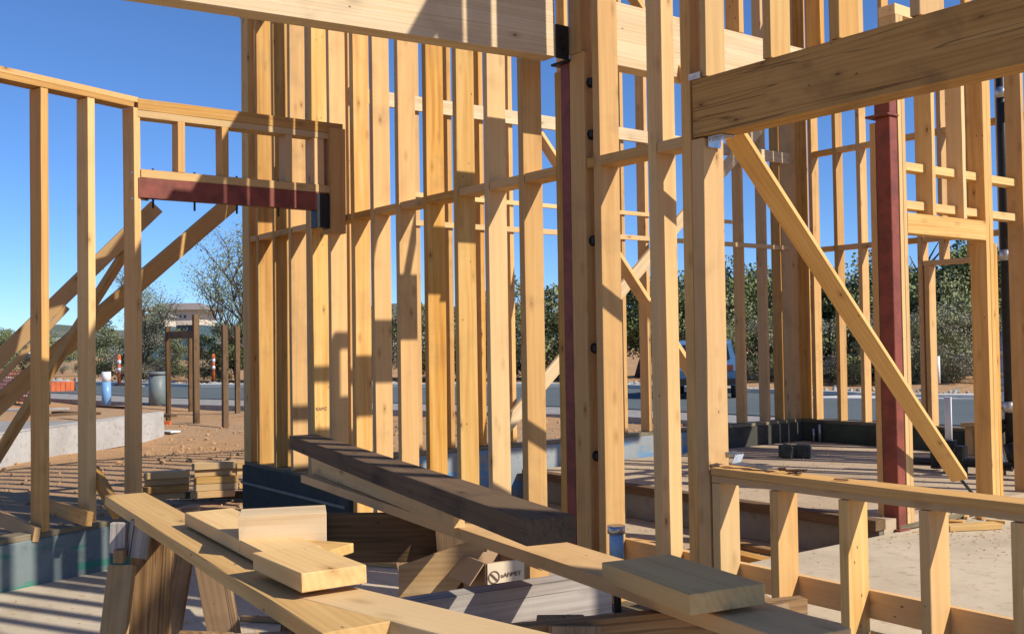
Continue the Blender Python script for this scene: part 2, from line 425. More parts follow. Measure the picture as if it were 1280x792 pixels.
# wooden nailer left of the column
nl = thing('timber_nailer', (-5.1, 4.2, 0), 'narrow timber nailer running up the left side of the red steel column', 'post')
stud(cx(695.5), cx(703.5), 4.21, 4.2+D, .02, 3.33, FIR, nl, 'nailer')
def kst(x0, x1, z0, z1, m=FIR, nm='stud', d=D): return stud(cx(x0), cx(x1), 4.2, 4.2+d, z0, z1, m, W1b, nm)
kst(743.5, 752, .02, TOPR); kst(813.5, 823.5, .02, TOPR, FIR2); kst(855.5, 867, .02, TOPR); kst(867.6, 882.5, .02, 2.70, FIR)
stud(-3.872, -3.825, 4.2, 4.35, 3.03, TOPR, FIR2, W1b)
for u in (-3.441, -3.033, -2.613, -2.05, -1.49, -.93, -.37, .19, 1.9, 2.75, 3.58): stud(u, u+.05, 4.2, 4.2+(D if u < -2.5 else .09), 3.03, TOPR, FIR if u > -3.2 else FIR2, W1b, 'cripple_stud')
barx(-5.0, 3.7, 4.195, 4.355, TOPR+.001, TOPR+.04, FIR, W1b, 'top_plate')
for a, b in ((cx(734)+.003, cx(743.5)), (cx(752), cx(813.5)), (cx(823.5), cx(855.5))):
    barx(a+.002, b-.002, 4.204, 4.2+D-.004, 2.672, 2.732, FIR, W1b, 'blocking')
bm = bmesh.new(); add_box(bm, 1.75, .015, 1.35); link('shade_panel', bm_mesh(bm, 'shade_panel'), PLY, W1b, Matrix.Translation((2.75, 4.366, 4.9)))  # plywood panel out of view, added to throw shade on the foreground planks
# doubled sill
sill = barx(-3.846, .5, 4.195, 4.36, .882, .922, FIR, W1b, 'sill')
barx(-3.846, .5, 4.20, 4.352, .842, .880, FIR, W1b, 'sill')
for i, u in enumerate((-3.842, -3.458, -3.047, -2.630, -2.215, -1.80, -1.39, -.98)):
    stud(u, u+(.05 if i else .05), 4.2, 4.2+D, .03, .840, FIR if i % 2 else FIR2, W1b, 'cripple_stud')
barx(-5.0, .5, 4.20, 4.352, -.002, .028, TREAT, W1b, 'sole_plate')
bd = thing('kick_board', (-2, 4.38, .3), 'long fir board nailed on edge low across the backs of the cripple studs', 'board')
barx(-5.0, .5, 4.358, 4.396, .270, .403, FIR, bd, 'board')
# header beam over the window opening
hb = thing('header_beam', (-2.0, 4.2, 2.7), 'massive cracked fir header beam crossing the upper right corner in shade', 'beam')
barx(-3.925, 3.7, 4.192, 4.345, 2.708, 3.022, HDR, hb, 'beam')
bm = bmesh.new(); add_box(bm, .085, .008, .035); 
for i in range(9): add_cyl(bm, (-.04+.01*i, -.006, .006*(i % 3-1)), (-.04+.01*i, .004, .006*(i % 3-1)), .0035, seg=6)
link('strap', bm_mesh(bm, 'strap'), ZINC, hb, Matrix.Translation((-3.90, 4.188, 3.04)))
bm = bmesh.new(); add_box(bm, .10, .10, .006); add_box(bm, .006, .10, .05, Matrix.Translation((-.05, 0, -.028)))
for i in range(5): add_cyl(bm, (-.03+.016*i, -.03, -.004), (-.03+.016*i, -.03, -.02), .006, seg=6)
link('hanger', bm_mesh(bm, 'hanger'), ZINC, hb, Matrix.Translation((-3.79, 4.27, 2.700)))

# steel column in the wall + the laminated beams it carries
def hcol(name, u0, u1, v0, v1, z0, z1, parent, tf=.014):
    """H section column, flanges facing +-Y, web between"""
    bm = bmesh.new(); L = z1-z0; w = u1-u0; d = v1-v0
    for s in (-1, 1): add_box(bm, w, tf, L, Matrix.Translation((0, s*(d/2-tf/2), 0)))
    add_box(bm, tf, d-2*tf-.002, L)
    return link(name, bm_mesh(bm, name), RED, parent, Matrix.Translation(((u0+u1)/2, (v0+v1)/2, (z0+z1)/2)))
sc1 = thing('steel_column', (-5.02, 4.27, 0), 'dark red steel column in the long wall under the end of the upper left beam', 'column')
hcol('column_shaft', cx(704), cx(714.6), 4.205, 4.34, .015, 3.36, sc1)
block('base_plate', cx(704)-.03, cx(714.6)-.002, 4.18, 4.37, 0.001, .014, RED, sc1)
q0 = onv(692.5, 30, 4.10)
bmx = bmesh.new(); add_box(bmx, .012, .10, .21); 
for dz in (-.045, .03): add_cyl(bmx, (.006, 0, dz), (.018, 0, dz), .012, seg=6)
link('saddle', bm_mesh(bmx, 'saddle'), BLK, sc1, Matrix.Translation((-4.958, 4.135, 3.475)))
block('cap_plate', -5.12, -4.955, 4.17, 4.36, 3.362, 3.378, BLK, sc1)
# upper left beam, sloping very slightly as in the photograph
ub = thing('laminated_beam', (-5.03, 2, 3.4), 'pale laminated beam entering at the upper left and ending on the red column', 'beam')
a_ = V(-5.03, 4.085, 3.378+.21); b_ = V(-5.03, 1.35, 3.27+.215); b2 = a_+(b_-a_)*1.9
timber('beam', a_, b2, .42, .13, Z, GLU, ub)
g2 = thing('laminated_beam', (-5.03, 6, 3.6), 'pale laminated beam with stepped lower edge seen high up through the studs behind the wall', 'beam')
bary(-5.10, -4.97, 4.36, 7.0, 3.405, 3.82, GLU, g2, 'beam')
# cripple wall standing on that beam
cwl = thing('upper_cripple_wall', (-5.0, 6.5, 3.83), 'short stud wall standing on the rear laminated beam against the sky', 'stud wall')
for px in (929.5, 1030):
    q = onu(px, 20, -4.97); bary(-5.10, -4.965, 0, 0, 0, 0, FIR, cwl) if False else None
    timber('stud', V(-5.035, q.y-.025, 3.825), V(-5.035, q.y-.025, 4.34), .05, .13, Y, FIR, cwl)
bary(-5.105, -4.96, 5.8, 6.9, 4.342, 4.38, FIR2, cwl, 'top_plate')

# ------------------------------------------------------------------ left window wall (W2b) and angled bay (W2a)
UB = -7.981
W2 = thing('bay_header_wall', (UB, 3.2, 0), 'short framed wall over the red steel lintel, joining the long wall on the left', 'stud wall')
T2b = 1.876+EYE
def yy(px, y=200): return onu(px, y, UB).y
bary(UB-.14, UB, 2.44, 4.19, T2b-.112, T2b-.060, FIR2, W2, 'top_plate')
bary(UB-.14, UB, 2.455, 4.19, T2b-.058, T2b+.03, FIR, W2, 'top_plate')
zl = 1.300+EYE   # top of red lintel flange
bary(UB-.14, UB+.004, 2.475, 4.06, zl+.002, zl+.066, FIR2, W2, 'nailer')
for px in (222.5, 277.5, 357.5):
    y_ = yy(px, 190)
    timber('cripple_stud', V(UB-.07, y_+.028, zl+.068), V(UB-.07, y_+.028, T2b-.114), .056, .138, Y, FIR, W2)
for y0_ in (yy(387, 250), yy(405, 250)+.02):
    timber('end_stud', V(UB-.07, y0_+.09, zl-.05), V(UB-.07, y0_+.09, T2b-.114), .10, .13, Y, FIR, W2)
timber('end_block', V(UB-.05, 4.122, zl-.34), V(UB-.05, 4.122, T2b-.02), .14, .17, Y, FIR, W2)
lt = thing('steel_lintel', (UB, 3.2, zl), 'dull red steel channel lintel with bolts hanging below, above the left opening', 'lintel')
bm = bmesh.new(); L = 4.02-2.455
add_box(bm, .012, L, .150, Matrix.Translation((0, 0, -.075))); add_box(bm, .07, L, .012, Matrix.Translation((-.042, 0, -.006))); add_box(bm, .07, L, .012, Matrix.Translation((-.042, 0, -.144)))
link('channel', bm_mesh(bm, 'channel'), RED, lt, Matrix.Translation((UB, 3.238, zl)))
for px in (194, 246, 299, 351, 402):
    y_ = yy(px, 250)
    cyl('bolt', (UB-.05, y_, zl-.22), (UB-.05, y_, zl+.085), .009, BLK, lt, seg=8)
block('end_plate', UB-.10, UB+.012, 3.93, 4.06, zl-.30, zl-.01, BLK, lt)
P3 = V(-7.981, 2.4436, 0); A3 = R(19.7); dn = V(math.sin(A3), -math.cos(A3), 0); nn = V(math.cos(A3), math.sin(A3), 0)
W3 = thing('angled_bay_wall', P3+dn, 'stud wall at the left edge turned at an angle, three open studs under a double top plate', 'stud wall')
def w3(s, d=0.0, z=0): return P3+dn*s+nn*d+V(0, 0, z)
T3 = 1.914+EYE
timber('top_plate', w3(-.02, -.07, T3-.020), w3(3.2, -.07, T3-.020), .040, .14, Z, FIR, W3)
timber('top_plate', w3(.02, -.07, T3-.061), w3(3.2, -.07, T3-.061), .040, .14, Z, FIR, W3)
for i, s in enumerate((-.015, .375, .742, 1.12, 1.53, 1.94, 2.35, 2.76)):
    timber('stud', w3(s+.012, -.068, .352), w3(s+.012, -.068, T3-.083), .058, .136, dn, FIR if i != 1 else FIR2, W3)
timber('sole_plate', w3(-.05, -.07, .331), w3(3.2, -.07, .331), .040, .14, Z, TREAT, W3)
for s in (0,):
    for zz in (1.255+EYE+.08, 1.16+EYE-.02):
        cyl('bolt', w3(s-.10, -.0, zz), w3(s+.03, -.02, zz), .010, ZINC, W3, seg=8)
k2 = thing('foundation_kerb', P3, 'stained concrete kerb with green band under the angled wall at the left edge', 'kerb')
def kerbseg(s0, s1, mat, name='kerb_body'):
    bm = bmesh.new(); add_box(bm, abs(s1-s0), .17, .60, None, .006)
    c = w3((s0+s1)/2, -.07, .01)
    return link(name, bm_mesh(bm, name), mat, k2, basis(w3(s0, -.07, .01), w3(s1, -.07, .01), -nn if False else nn))
kerbseg(-.05, 3.3, CURBG)
k3 = thing('door_threshold', (UB, 3.2, 0), 'low red-painted threshold strip below the steel lintel opening', 'threshold')
bary(UB-.12, UB+.03, 2.5, 4.12, -.05, .045, simple('faded_red_board', (.50, .15, .09), .8, 0, .25, 5), k3, 'strip')

# braces propping the bay wall from outside
def brace(label, a, b, w=.14, t=.045, side=Z, mat=FIR, name='timber_brace'):
    t_ = thing(name, b, label, 'brace'); timber('board', a, b, w, t, side, mat, t_); return t_
brace('upper left brace rising behind the second and third studs of the angled wall',
      ond(196, 258, 9.2), ond(-30, 476, 9.0), .13, .06, V(.2, -.2, 1))
brace('short board lying under the upper left brace beside the leftmost stud', ond(84, 384, 9.1), ond(-20, 494, 9.0), .05, .05, V(.2, -.2, 1))
brace('steep dark brace dropping behind the angled wall to the lower left edge', ond(166, 300, 9.4), ond(-30, 612, 7.6), .14, .045, V(.6, 0, 1))
brace('long brace with sunlit patches rising to the underside of the red lintel', ond(291, 252, 10.2), ond(-14, 516, 9.0), .16, .045, V(.2, -.2, 1))
for (a, b, la) in ((( -14, 640), (46, 668), 'short offcut leaning on the kerb left of the leftmost stud'), ((62, 632), (112, 648), 'short offcut lying between the two leftmost studs'), ((118, 590), (147, 640), 'short offcut propped just right of the second stud')):
    t_ = thing('offcut', onz(*b, .38), la, 'lumber offcut', 'lumber offcuts'); p = ond(a[0], a[1], 7.7); q = ond(b[0], b[1], 7.1)
    timber('board', p, q, .10, .045, V(.3, .2, 1), FIR, t_)

# ------------------------------------------------------------------ rear walls
def W5u(px, y=350): return onu(px, y, -8.65).y
W5 = thing('rear_side_wall', (-8.7, 8, 0), 'rear stud wall on the far left of the back room, seen edge-on through the long wall, with a band of plates', 'stud wall')
ys = [4.60, 5.326, 5.708, 6.092, 6.475, 6.86, 7.25, 7.65, 8.05, 8.433, 8.83, 9.24, 9.66, 10.079, 10.521, 10.821]
for y_ in ys:
    timber('stud', V(-8.72, y_+.02, .57), V(-8.72, y_+.02, 6.4), .05, .14, Y, FIR, W5)
timber('corner_post', V(-8.75, 11.12, .57), V(-8.75, 11.12, 6.6), .16, .20, Y, FIR, W5)
timber('corner_post', V(-8.60, 11.22, .57), V(-8.60, 11.22, 6.6), .09, .14, Y, FIR, W5)
bary(-8.648, -8.61, 4.6, 11.0, 3.88, 4.02, GLU, W5, 'rim_board')
bary(-8.648, -8.625, 5.3, 7.6, 3.04, 3.085, FIR2, W5, 'strap'); bary(-8.648, -8.625, 8.0, 9.9, 3.04, 3.085, FIR2, W5, 'strap')
bary(-8.648, -8.625, 5.2, 11.0, 2.76, 2.815, FIR2, W5, 'strap')
bary(-8.80, -8.62, 4.5, 11.2, .53, .568, TREAT, W5, 'sole_plate')
bary(-8.80, -8.65, 5.2, 11.3, 6.41, 6.45, FIR, W5, 'top_plate')
k5 = thing('foundation_kerb', (-8.7, 8, 0), 'pale concrete kerb with blue chalk stain under the rear side wall', 'kerb')
block('kerb_body', -8.80, -8.60, 4.4, 9.3, -.3, .528, CURBB, k5)
block('kerb_end', -8.80, -8.60, 9.31, 11.3, -.3, .528, CURB, k5)
V6 = 11.15
W6 = thing('rear_back_wall', (-7, V6, 0), 'far back stud wall with two rows of blocking, right of the dark corner', 'stud wall')
u6 = [-8.438, -8.072, -7.722, -7.37, -6.912, -6.64, -6.30, -5.93, -5.6, -5.25, -4.9, -4.5, -4.1, -3.7, -3.3]
for i, u in enumerate(u6):
    zb = .57
    if u in (-6.64, -6.30, -5.93): zb = 2.50
    timber('stud' if zb < 1 else 'cripple_stud', V(u+.028, V6+.07, zb), V(u+.028, V6+.07, 6.6), .055, .14, X, FIR, W6)
    if i+1 < len(u6):
        for zz in (2.75, 3.99): barx(u+.058, u6[i+1]-.003, V6+.01, V6+.135, zz-.03, zz+.03, FIR, W6, 'blocking')
stud(-6.83, -6.775, V6, V6+.14, .57, 2.44, FIR, W6, 'trimmer_stud'); stud(-5.80, -5.75, V6, V6+.14, .57, 2.44, FIR, W6, 'trimmer_stud')
barx(-6.84, -5.72, V6-.004, V6+.14, 2.442, 2.498, FIR, W6, 'window_head')
barx(-8.6, -3.0, V6, V6+.14, 6.602, 6.64, FIR, W6, 'top_plate')
barx(-8.6, -3.0, V6-.01, V6+.15, .53, .568, TREAT, W6, 'sole_plate')
k6 = thing('foundation_kerb', (-7, V6, 0), 'dark green kerb below the far back stud wall, pipe stubs standing before it', 'kerb')
block('kerb_body', -8.59, -3.0, V6-.03, V6+.17, -.3, .528, simple('dark_green_kerb', (.055, .07, .045), .85, 0, .4, 4, bump=.3), k6)
for k, (px, yb) in enumerate(((1005, 549), (1009, 545), (1016, 548), (1043, 549), (1046, 544), (1056, 549))):
    q = onz(px, yb, .292)
    t_ = cyl('pipe_stub', (q.x, min(q.y, V6-.09), .29), (q.x, min(q.y, V6-.09), .29+.17+.03*(k % 3)), .017, ZINC, seg=8)
    tag(t_, 'small galvanised pipe stub by the dark kerb at the far corner', 'pipe', 'pipe stubs at the far corner')

# side wall with door opening (W7) and second steel column
U7 = -4.40
W7 = thing('doorway_stud_wall', (U7, 8, 0), 'stud wall with a framed doorway and two long straps, right of the second red column', 'stud wall')
def y7(px, y=400): return onu(px, y, U7).y
def s7(y0, w, z0, z1, m=FIR, nm='stud', d=.14): return timber(nm, V(U7-d/2, y0+w/2, z0), V(U7-d/2, y0+w/2, z1), w, d, Y, m, W7)
s7(6.885, .045, .24, 4.0, FIR2); s7(6.933, .045, .24, 4.0, FIR2)
s7(8.08, .055, .24, 4.0); s7(8.137, .06, .24, 4.0, FIR2); s7(8.20, .05, .24, 2.36)
s7(8.69, .05, .24, 4.0); s7(9.09, .05, .24, 4.0); s7(9.5, .05, .24, 4.0); s7(9.9, .05, .24, 4.0)
for y_ in (7.325, 7.76): s7(y_, .045, 2.532, 4.0, FIR2, 'cripple_stud')
bary(U7-.10, U7+.003, 6.98, 8.078, 2.378, 2.530, FIR2, W7, 'header')
bary(U7-.018, U7+.010, 6.985, 9.6, 2.855, 2.915, FIR2, W7, 'strap') if False else None
for (za, zb_) in ((1.262, 1.325), (.972, 1.035)):
    bary(U7-.06, U7-.142-.02, 6.98, 10.1, za+EYE, zb_+EYE, FIR2, W7, 'strap')
bary(U7-.14, U7, 6.79, 7.9, .202, .238, TREAT, W7, 'sole_plate')
bary(U7-.14, U7, 8.08, 10.3, .202, .238, TREAT, W7, 'sole_plate')
bary(U7-.14, U7, 6.88, 10.3, 4.002, 4.08, FIR2, W7, 'top_plate')
sc2 = thing('steel_column', (U7, 6.75, 0), 'dark red steel column with pink lit edge and cap plate, at the raised floor corner behind the diagonal brace', 'column')
bm = bmesh.new(); H2 = 1.63+EYE-.215
add_box(bm, .118, .095, H2, None, .004)
link('column_shaft', bm_mesh(bm, 'column_shaft'), RED, sc2, Matrix.Translation((U7-.060, 6.826, .215+H2/2)))
block('cap_plate', U7-.18, U7+.015, 6.735, 6.878, .215+H2+.001, .215+H2+.018, RED, sc2)
block('saddle', U7-.13, U7+.0, 6.78, 6.87, .215+H2+.019, .215+H2+.24, RED, sc2)
block('base_plate', U7-.17, U7+.03, 6.74, 6.878, .202, .214, RED, sc2)
t_ = thing('timber_post', (U7, 6.6, 0), 'narrow timber nailer on the left side of the second red column', 'post')
timber('nailer', V(U7-.150, 6.815, .215), V(U7-.150, 6.815, 3.20), .06, .05, Y, FIR, t_)

# braces inside
brace('long diagonal brace crossing in front of the second red column', onv(918, 168, 4.42), onu(1199, 597, -4.28), .115, .05, V(1, 0, .5), FIR2)
t_ = thing('stake', onu(1210, 607, -4.25), 'thin dark steel stake holding the foot of the long diagonal brace', 'stake')
q = onu(1190, 585, -4.27); cyl('rod', q, q+(onu(1212, 612, -4.27)-q)*1.35, .012, BLK, t_, seg=8)
brace('sunlit brace rising from lower left to upper right across the rear side wall', onu(628, 538, -8.45), onu(950, 159, -8.45), .14, .04, V(0, 0, 1), GLU)
brace('thin brace falling from upper left to lower right, crossing the sunlit one', onv(668, 160, 6.9), onv(872, 478, 6.9), .11, .05, V(0, 0, 1), FIR)
brace('short brace high above the rear laminated beam', onv(780, -20, 5.2), onv(856, 100, 5.2), .07, .045, V(0, 0, 1), FIR)

# plumbing at right
def tubes(name, segs, mat, parent=None, label=None, cat=None, group=None):
    bm = bmesh.new(); c = Vector(segs[0][0])
    for a, b, r in segs: add_cyl(bm, Vector(a)-c, Vector(b)-c, r, seg=14)
    o = link(name, bm_mesh(bm, name), mat, parent, Matrix.Translation(c))
    for p in o.data.polygons: p.use_smooth = len(p.vertices) == 4
    if label: tag(o, label, cat, group)
    return o
pp = thing('soil_stack', onu(1265, 400, -4.9), 'tall black soil pipe with joint collars and elbow foot, between studs at the right edge', 'pipe')
a = onu(1263, 560, -4.95); b = onu(1259, 60, -4.95); 
xx, yp = a.x, a.y
pts = [((xx, yp, .55), (xx, yp, 5.4), .044)]
tubes('pipe', pts, BLK, pp)
for zz in (3.86, 2.35, .95): tubes('collar', [((xx, yp, zz-.05), (xx, yp, zz+.05), .053)], ZINC, pp)
tubes('elbow', [((xx, yp, .62), (xx+.05, yp, .45), .065), ((xx+.05, yp, .45), (xx+.22, yp-.02, .34), .06), ((xx-.03, yp, .80), (xx-.2, yp, .66), .05)], BLK, pp)
w_ = thing('vent_pipe', onz(1187, 560, .3), 'white plastic pipe standing up out of black fittings near the doorway', 'pipe')
q = onz(1187, 590, .292)
tubes('pipe', [((q.x, q.y, .52), (q.x, q.y, 1.02), .034)], PVCW, w_); 
bm = bmesh.new()
add_cyl(bm, (0, 0, 0), (0, 0, .26), .055, seg=12); add_cyl(bm, (0, 0, .24), (0, 0, .31), .068, seg=12); add_cyl(bm, (-.16, .05, .15), (.16, -.05, .15), .05, seg=12)
add_cyl(bm, (.16, -.05, 0), (.16, -.05, .27), .05, seg=12); add_cyl(bm, (.16, -.05, .12), (.6, .05, .10), .045, seg=12); add_cyl(bm, (-.16, .05, .02), (-.16, .05, .2), .06, seg=12)
add_cyl(bm, (-.16, .05, .08), (-.7, .1, .06), .04, seg=12)
link('fitting', bm_mesh(bm, 'fitting'), BLK, w_, Matrix.Translation((q.x, q.y, .293)))
q = onz(1262, 600, .292)
bp = thing('blue_pipe', q, 'short blue plastic pipe leaning beside the black soil pipe foot', 'pipe')
tubes('pipe', [((q.x-.03, q.y-.05, .46), (q.x-.10, q.y-.08, .78), .024)], PVCB, bp)
q = onu(1253, 480, -5.1)
tk = thing('supply_pipe', q, 'thin galvanised supply pipe with couplings left of the black soil pipe', 'pipe')
tubes('pipe', [((q.x, q.y, .3), (q.x, q.y, 1.65), .014)], ZINC, tk)
for zz in (.95, 1.12, 1.25, 1.45): tubes('coupling', [((q.x, q.y, zz-.035), (q.x, q.y, zz+.035), .024)], ZINC, tk)
# little timber box by the pipes
tb = thing('form_box', onz(1205, 565, .292), 'small new timber box frame beside the white pipe near the doorway', 'box')
q = onz(1188, 572, .292); q2 = onz(1234, 560, .292)
timber('top_rail', V(q.x-.1, q.y+.4, .62), V(q.x+.55, q.y+.75, .66), .045, .14, Z, FIR2, tb)
for k in (0, .5): timber('leg', V(q.x-.02+k*.9, q.y+.44+.5*k, .293), V(q.x-.02+k*.9, q.y+.44+.5*k, .60), .09, .05, X, FIR, tb)
# dark block on raised floor
bb = thing('dark_block', onz(995, 572, .292), 'dark grey pair of concrete blocks sitting on the striped raised floor', 'block')
for k, px in enumerate((985, 1003)):
    q = onz(px, 572, .292)
    bm = bmesh.new(); add_box(bm, .17, .15, .14, None, .012)
    for v in bm.verts: v.co += V(random.uniform(-.01, .01), random.uniform(-.01, .01), random.uniform(-.008, .008))
    link('block', bm_mesh(bm, 'block'), DKGR, bb, Matrix.Translation((q.x, q.y, .293+.072)) @ Matrix.Rotation(.2+.1*k, 4, 'Z'))

# blue capped pipe beside the studs
q = onv(774, 690, 4.1)
bs = thing('capped_pipe', (q.x, 4.12, 0), 'blue capped pipe stub rising beside the stud behind the grey plank', 'pipe')
tubes('pipe', [((q.x, 4.08, .36), (q.x, 4.08, .52), .042)], PVCB, bs); tubes('stem', [((q.x, 4.08, 0), (q.x, 4.08, .36), .022)], BLK, bs); tubes('cap', [((q.x, 4.08, .50), (q.x, 4.08, .545), .052)], ZINC, bs)

# ------------------------------------------------------------------ foreground sawhorses and planks
ZP = .88
def plank(name, label, A, B, width, thick, zt, mat, zt2=None, group=None, cat='plank'):
    a = onz(*A, zt); b = onz(*B, zt if zt2 is None else zt2)
    d = (b-a).normalized(); n = V(-d.y, d.x, 0).normalized()
    c = V(0, 0, EYE)
    if n.dot(a - V(0, 0, a.z)) < 0: n = -n
    t_ = thing(name, a, label, cat, group)
    h = V(0, 0, -thick/2)
    timber('board', a+n*width/2+h, b+n*width/2+h, width, thick, n, mat, t_)
    return t_
plank('plank', 'long pale plank running from the left sawhorse towards the bottom centre', (131, 619), (404, 790), .18, .045, .93, FIR2)
plank('plank', 'plank joined at an angle, its sunlit face running off the bottom edge left of centre', (372, 746), (640, 816), .17, .045, .93, FIR2, cat='plank')
plank('plank', 'long plank lying under the dark timber and ending at the lower right', (376, 593), (985, 800), .21, .042, .885, FIR)
plank('plank', 'board on edge sandwiched under the dark weathered timber', (389, 571), (566, 632), .05, .088, .974, FIR2)
plank('timber', 'dark weathered square timber lying on top of the plank stack', (362, 544), (658, 649), .17, .082, 1.058, OLD, cat='timber')
plank('offcut', 'thick short plank block lying on the long plank at the lower centre right', (752, 702), (862, 742), .24, .055, .955, FIR2, cat='lumber offcut')
# blocks on the first plank
def blk(label, A, B, width, thick, zt, mat=GLU, zt2=None): return plank('offcut', label, A, B, width, thick, zt, mat, zt2, 'lumber offcuts on the planks', 'lumber offcut')
blk('brightly lit laminated block, topmost on the left planks', (298, 645), (408, 640), .16, .115, 1.06)
blk('flat offcut under the brightly lit block, jutting left', (231, 640), (330, 690), .18, .045, .985, FIR2)
blk('square-ended offcut lying across the first plank below the bright block', (316, 690), (377, 717), .19, .05, 1.00, FIR2)
blk('thin offcut between the bright block and the lower offcut', (340, 684), (404, 690), .16, .03, .975, FIR2)
# weathered grey rail of the near sawhorse
def sawhorse(label, c, ang, L, H, mat=SAW, topw=.14, topt=.045, spread=.22, top=True):
    t_ = thing('sawhorse', (c.x, c.y, 0), label, 'sawhorse')
    d = V(math.cos(ang), math.sin(ang), 0); n = V(-d.y, d.x, 0); c = V(c.x, c.y, 0)
    if top: timber('rail', c-d*L/2+V(0, 0, H-topw/2), c+d*L/2+V(0, 0, H-topw/2), topw, topt, Z, mat, t_)
    for s in (-1, 1):
        for q in (-1, 1):
            foot = c+d*s*(L/2-.08)+n*q*spread; head = c+d*s*(L/2-.16)+n*q*(topt/2+.024)+V(0, 0, H-.005)
            timber('leg', foot, head, .14, .038, d, mat, t_)
        pz = H-.28
        timber('gusset', c+d*s*(L/2-.10)-n*.15+V(0, 0, pz), c+d*s*(L/2-.10)+n*.15+V(0, 0, pz), .14, .022, Z, mat, t_)
    return t_
c1 = onz(150, 664, .87)
sh = thing('sawhorse', (c1.x, c1.y, 0), 'weathered sawhorse of nailed boards under the left end of the first plank', 'sawhorse')
def fz(p): return V(p.x, p.y, max(p.z, .002))
rd = (Bm @ V(.35, 1, 0)).normalized()
r0 = ond(168, 668, 4.35); timber('rail', r0, r0+rd*.42, .13, .045, Z, SAW, sh)
r1 = ond(192, 668, 4.33); timber('leg', r1+V(0, 0, .02), ond(184, 812, 4.32), .17, .04, MT @ V(1, 0, 0), SAW, sh)
timber('leg', ond(153, 706, 4.22), ond(140, 815, 4.10), .10, .045, MT @ V(1, 0, 0), PLY, sh)
timber('leg', r1+rd*.34+V(0, 0, -.01), r1+rd*.40+V(.05, .10, -.86), .14, .04, MT @ V(1, 0, 0), SAW, sh)
timber('leg', r0+rd*.34+V(-.03, 0, -.02), r0+rd*.40+V(-.2, -.12, -.84), .14, .04, MT @ V(1, 0, 0), SAW, sh)
timber('cleat', ond(149, 653, 4.26), ond(148, 690, 4.26), .065, .035, MT @ V(1, 0, 0), GREY, sh)
timber('cleat', ond(178, 650, 4.24), ond(171, 696, 4.24), .085, .03, MT @ V(1, 0, 0), GREY, sh)
timber('cleat', ond(150, 686, 4.2), ond(150, 702, 4.2), .04, .04, MT @ V(1, 0, 0), SAW, sh)
c2 = onz(478, 640, .84); s2 = sawhorse('dark sawhorse in the middle beneath the weathered timber', V(c2.x, c2.y, 0), R(50), .95, .838, OLD, topw=.22)
timber('diagonal', ond(487, 648, 5.2), ond(514, 748, 5.0), .05, .03, MT @ V(1, 0, 0), SAW, s2)
c3 = onz(815, 765, .84); sawhorse('sawhorse under the near end of the long plank, lower right of centre', V(c3.x, c3.y+.05, 0), R(70), .9, .838)
c4 = onz(372, 800, .84); sawhorse('sawhorse at the bottom edge under the joined planks', V(c4.x, c4.y, 0), R(60), .8, .86)
gp = thing('timber', onz(610, 760, .6), 'thick weathered grey timber on edge with saw cuts, in front of the cardboard box', 'timber')
a = onz(470, 757, .72); b = onz(756, 742-28, .72)
timber('beam', V(a.x, a.y, .64), V(b.x, b.y, .64), .17, .09, Z, GREY, gp)
gp2 = thing('timber', onz(640, 780, .5), 'brown board lying below the grey timber at the bottom centre', 'timber')
timber('board', V(a.x+.1, a.y-.05, .50), V(b.x+.12, b.y-.06, .52), .09, .09, Z, SAW, gp2)
# cardboard box
cb = thing('cardboard_box', onz(610, 740, .0), 'open cardboard box with printed side behind the grey timber', 'box')
q = onv(628, 735, 4.0)
d0 = 4.05
c = ond(617, 717, 4.45)
bmx = bmesh.new()
w, l, h = .21, .18, .21
ang = R(-8)
mt = Matrix.Translation((c.x, c.y, c.z-.03)) @ Matrix.Rotation(ang, 4, 'Z')
for (sx, sy, L_, W_) in ((0, -1, w, .006), (0, 1, w, .006), (-1, 0, .006, l), (1, 0, .006, l)):
    add_box(bmx, L_ if L_ > .01 else .006, W_ if W_ > .01 else .006, h, Matrix.Translation((sx*w/2, sy*l/2, 0)))
add_box(bmx, w, l, .006, Matrix.Translation((0, 0, -h/2)))
link('carton', bm_mesh(bmx, 'carton'), CARD, cb, mt)
bmx = bmesh.new(); add_box(bmx, .004, l-.006, h-.004)
fs = link('printed_side', bm_mesh(bmx, 'printed_side'), CARDP, cb, mt @ Matrix.Translation((w/2+.006, 0, 0)))
for sy, an in ((-1, 50), (1, -35)):
    bmx = bmesh.new(); add_box(bmx, w-.01, .11, .004, Matrix.Translation((0, sy*.055, 0)))
    link('flap', bm_mesh(bmx, 'flap'), CARD, cb, mt @ Matrix.Translation((0, sy*(l/2+.004), h/2)) @ Matrix.Rotation(R(an)*1, 4, 'X'))
def textmesh(name, body, size, mtx, parent):
    cu = bpy.data.curves.new(name, 'FONT'); cu.body = body; cu.size = size; cu.extrude = .0006
    to = bpy.data.objects.new(name, cu); me = bpy.data.meshes.new_from_object(to)
    bpy.data.objects.remove(to); return link(name, me, INK, parent, mtx)
face = mt @ Matrix.Translation((w/2+.0095, 0, 0)) @ Matrix(((0, 0, 1, 0), (1, 0, 0, 0), (0, 1, 0, 0), (0, 0, 0, 1)))
bmx = bmesh.new()
for k in range(28):
    a1, a2 = 2*math.pi*k/28, 2*math.pi*(k+1)/28
    p = [(math.cos(a1)*.022, math.sin(a1)*.022, 0), (math.cos(a2)*.022, math.sin(a2)*.022, 0), (math.cos(a2)*.027, math.sin(a2)*.027, 0), (math.cos(a1)*.027, math.sin(a1)*.027, 0)]
    bmx.faces.new([bmx.verts.new(v) for v in p])
bmx.faces.new([bmx.verts.new(v) for v in ((-.018, .012, 0), (-.012, .018, 0), (.018, -.012, 0), (.012, -.018, 0))])
link('logo', bm_mesh(bmx, 'logo'), INK, cb, face @ Matrix.Translation((-.058, .045, .001)))
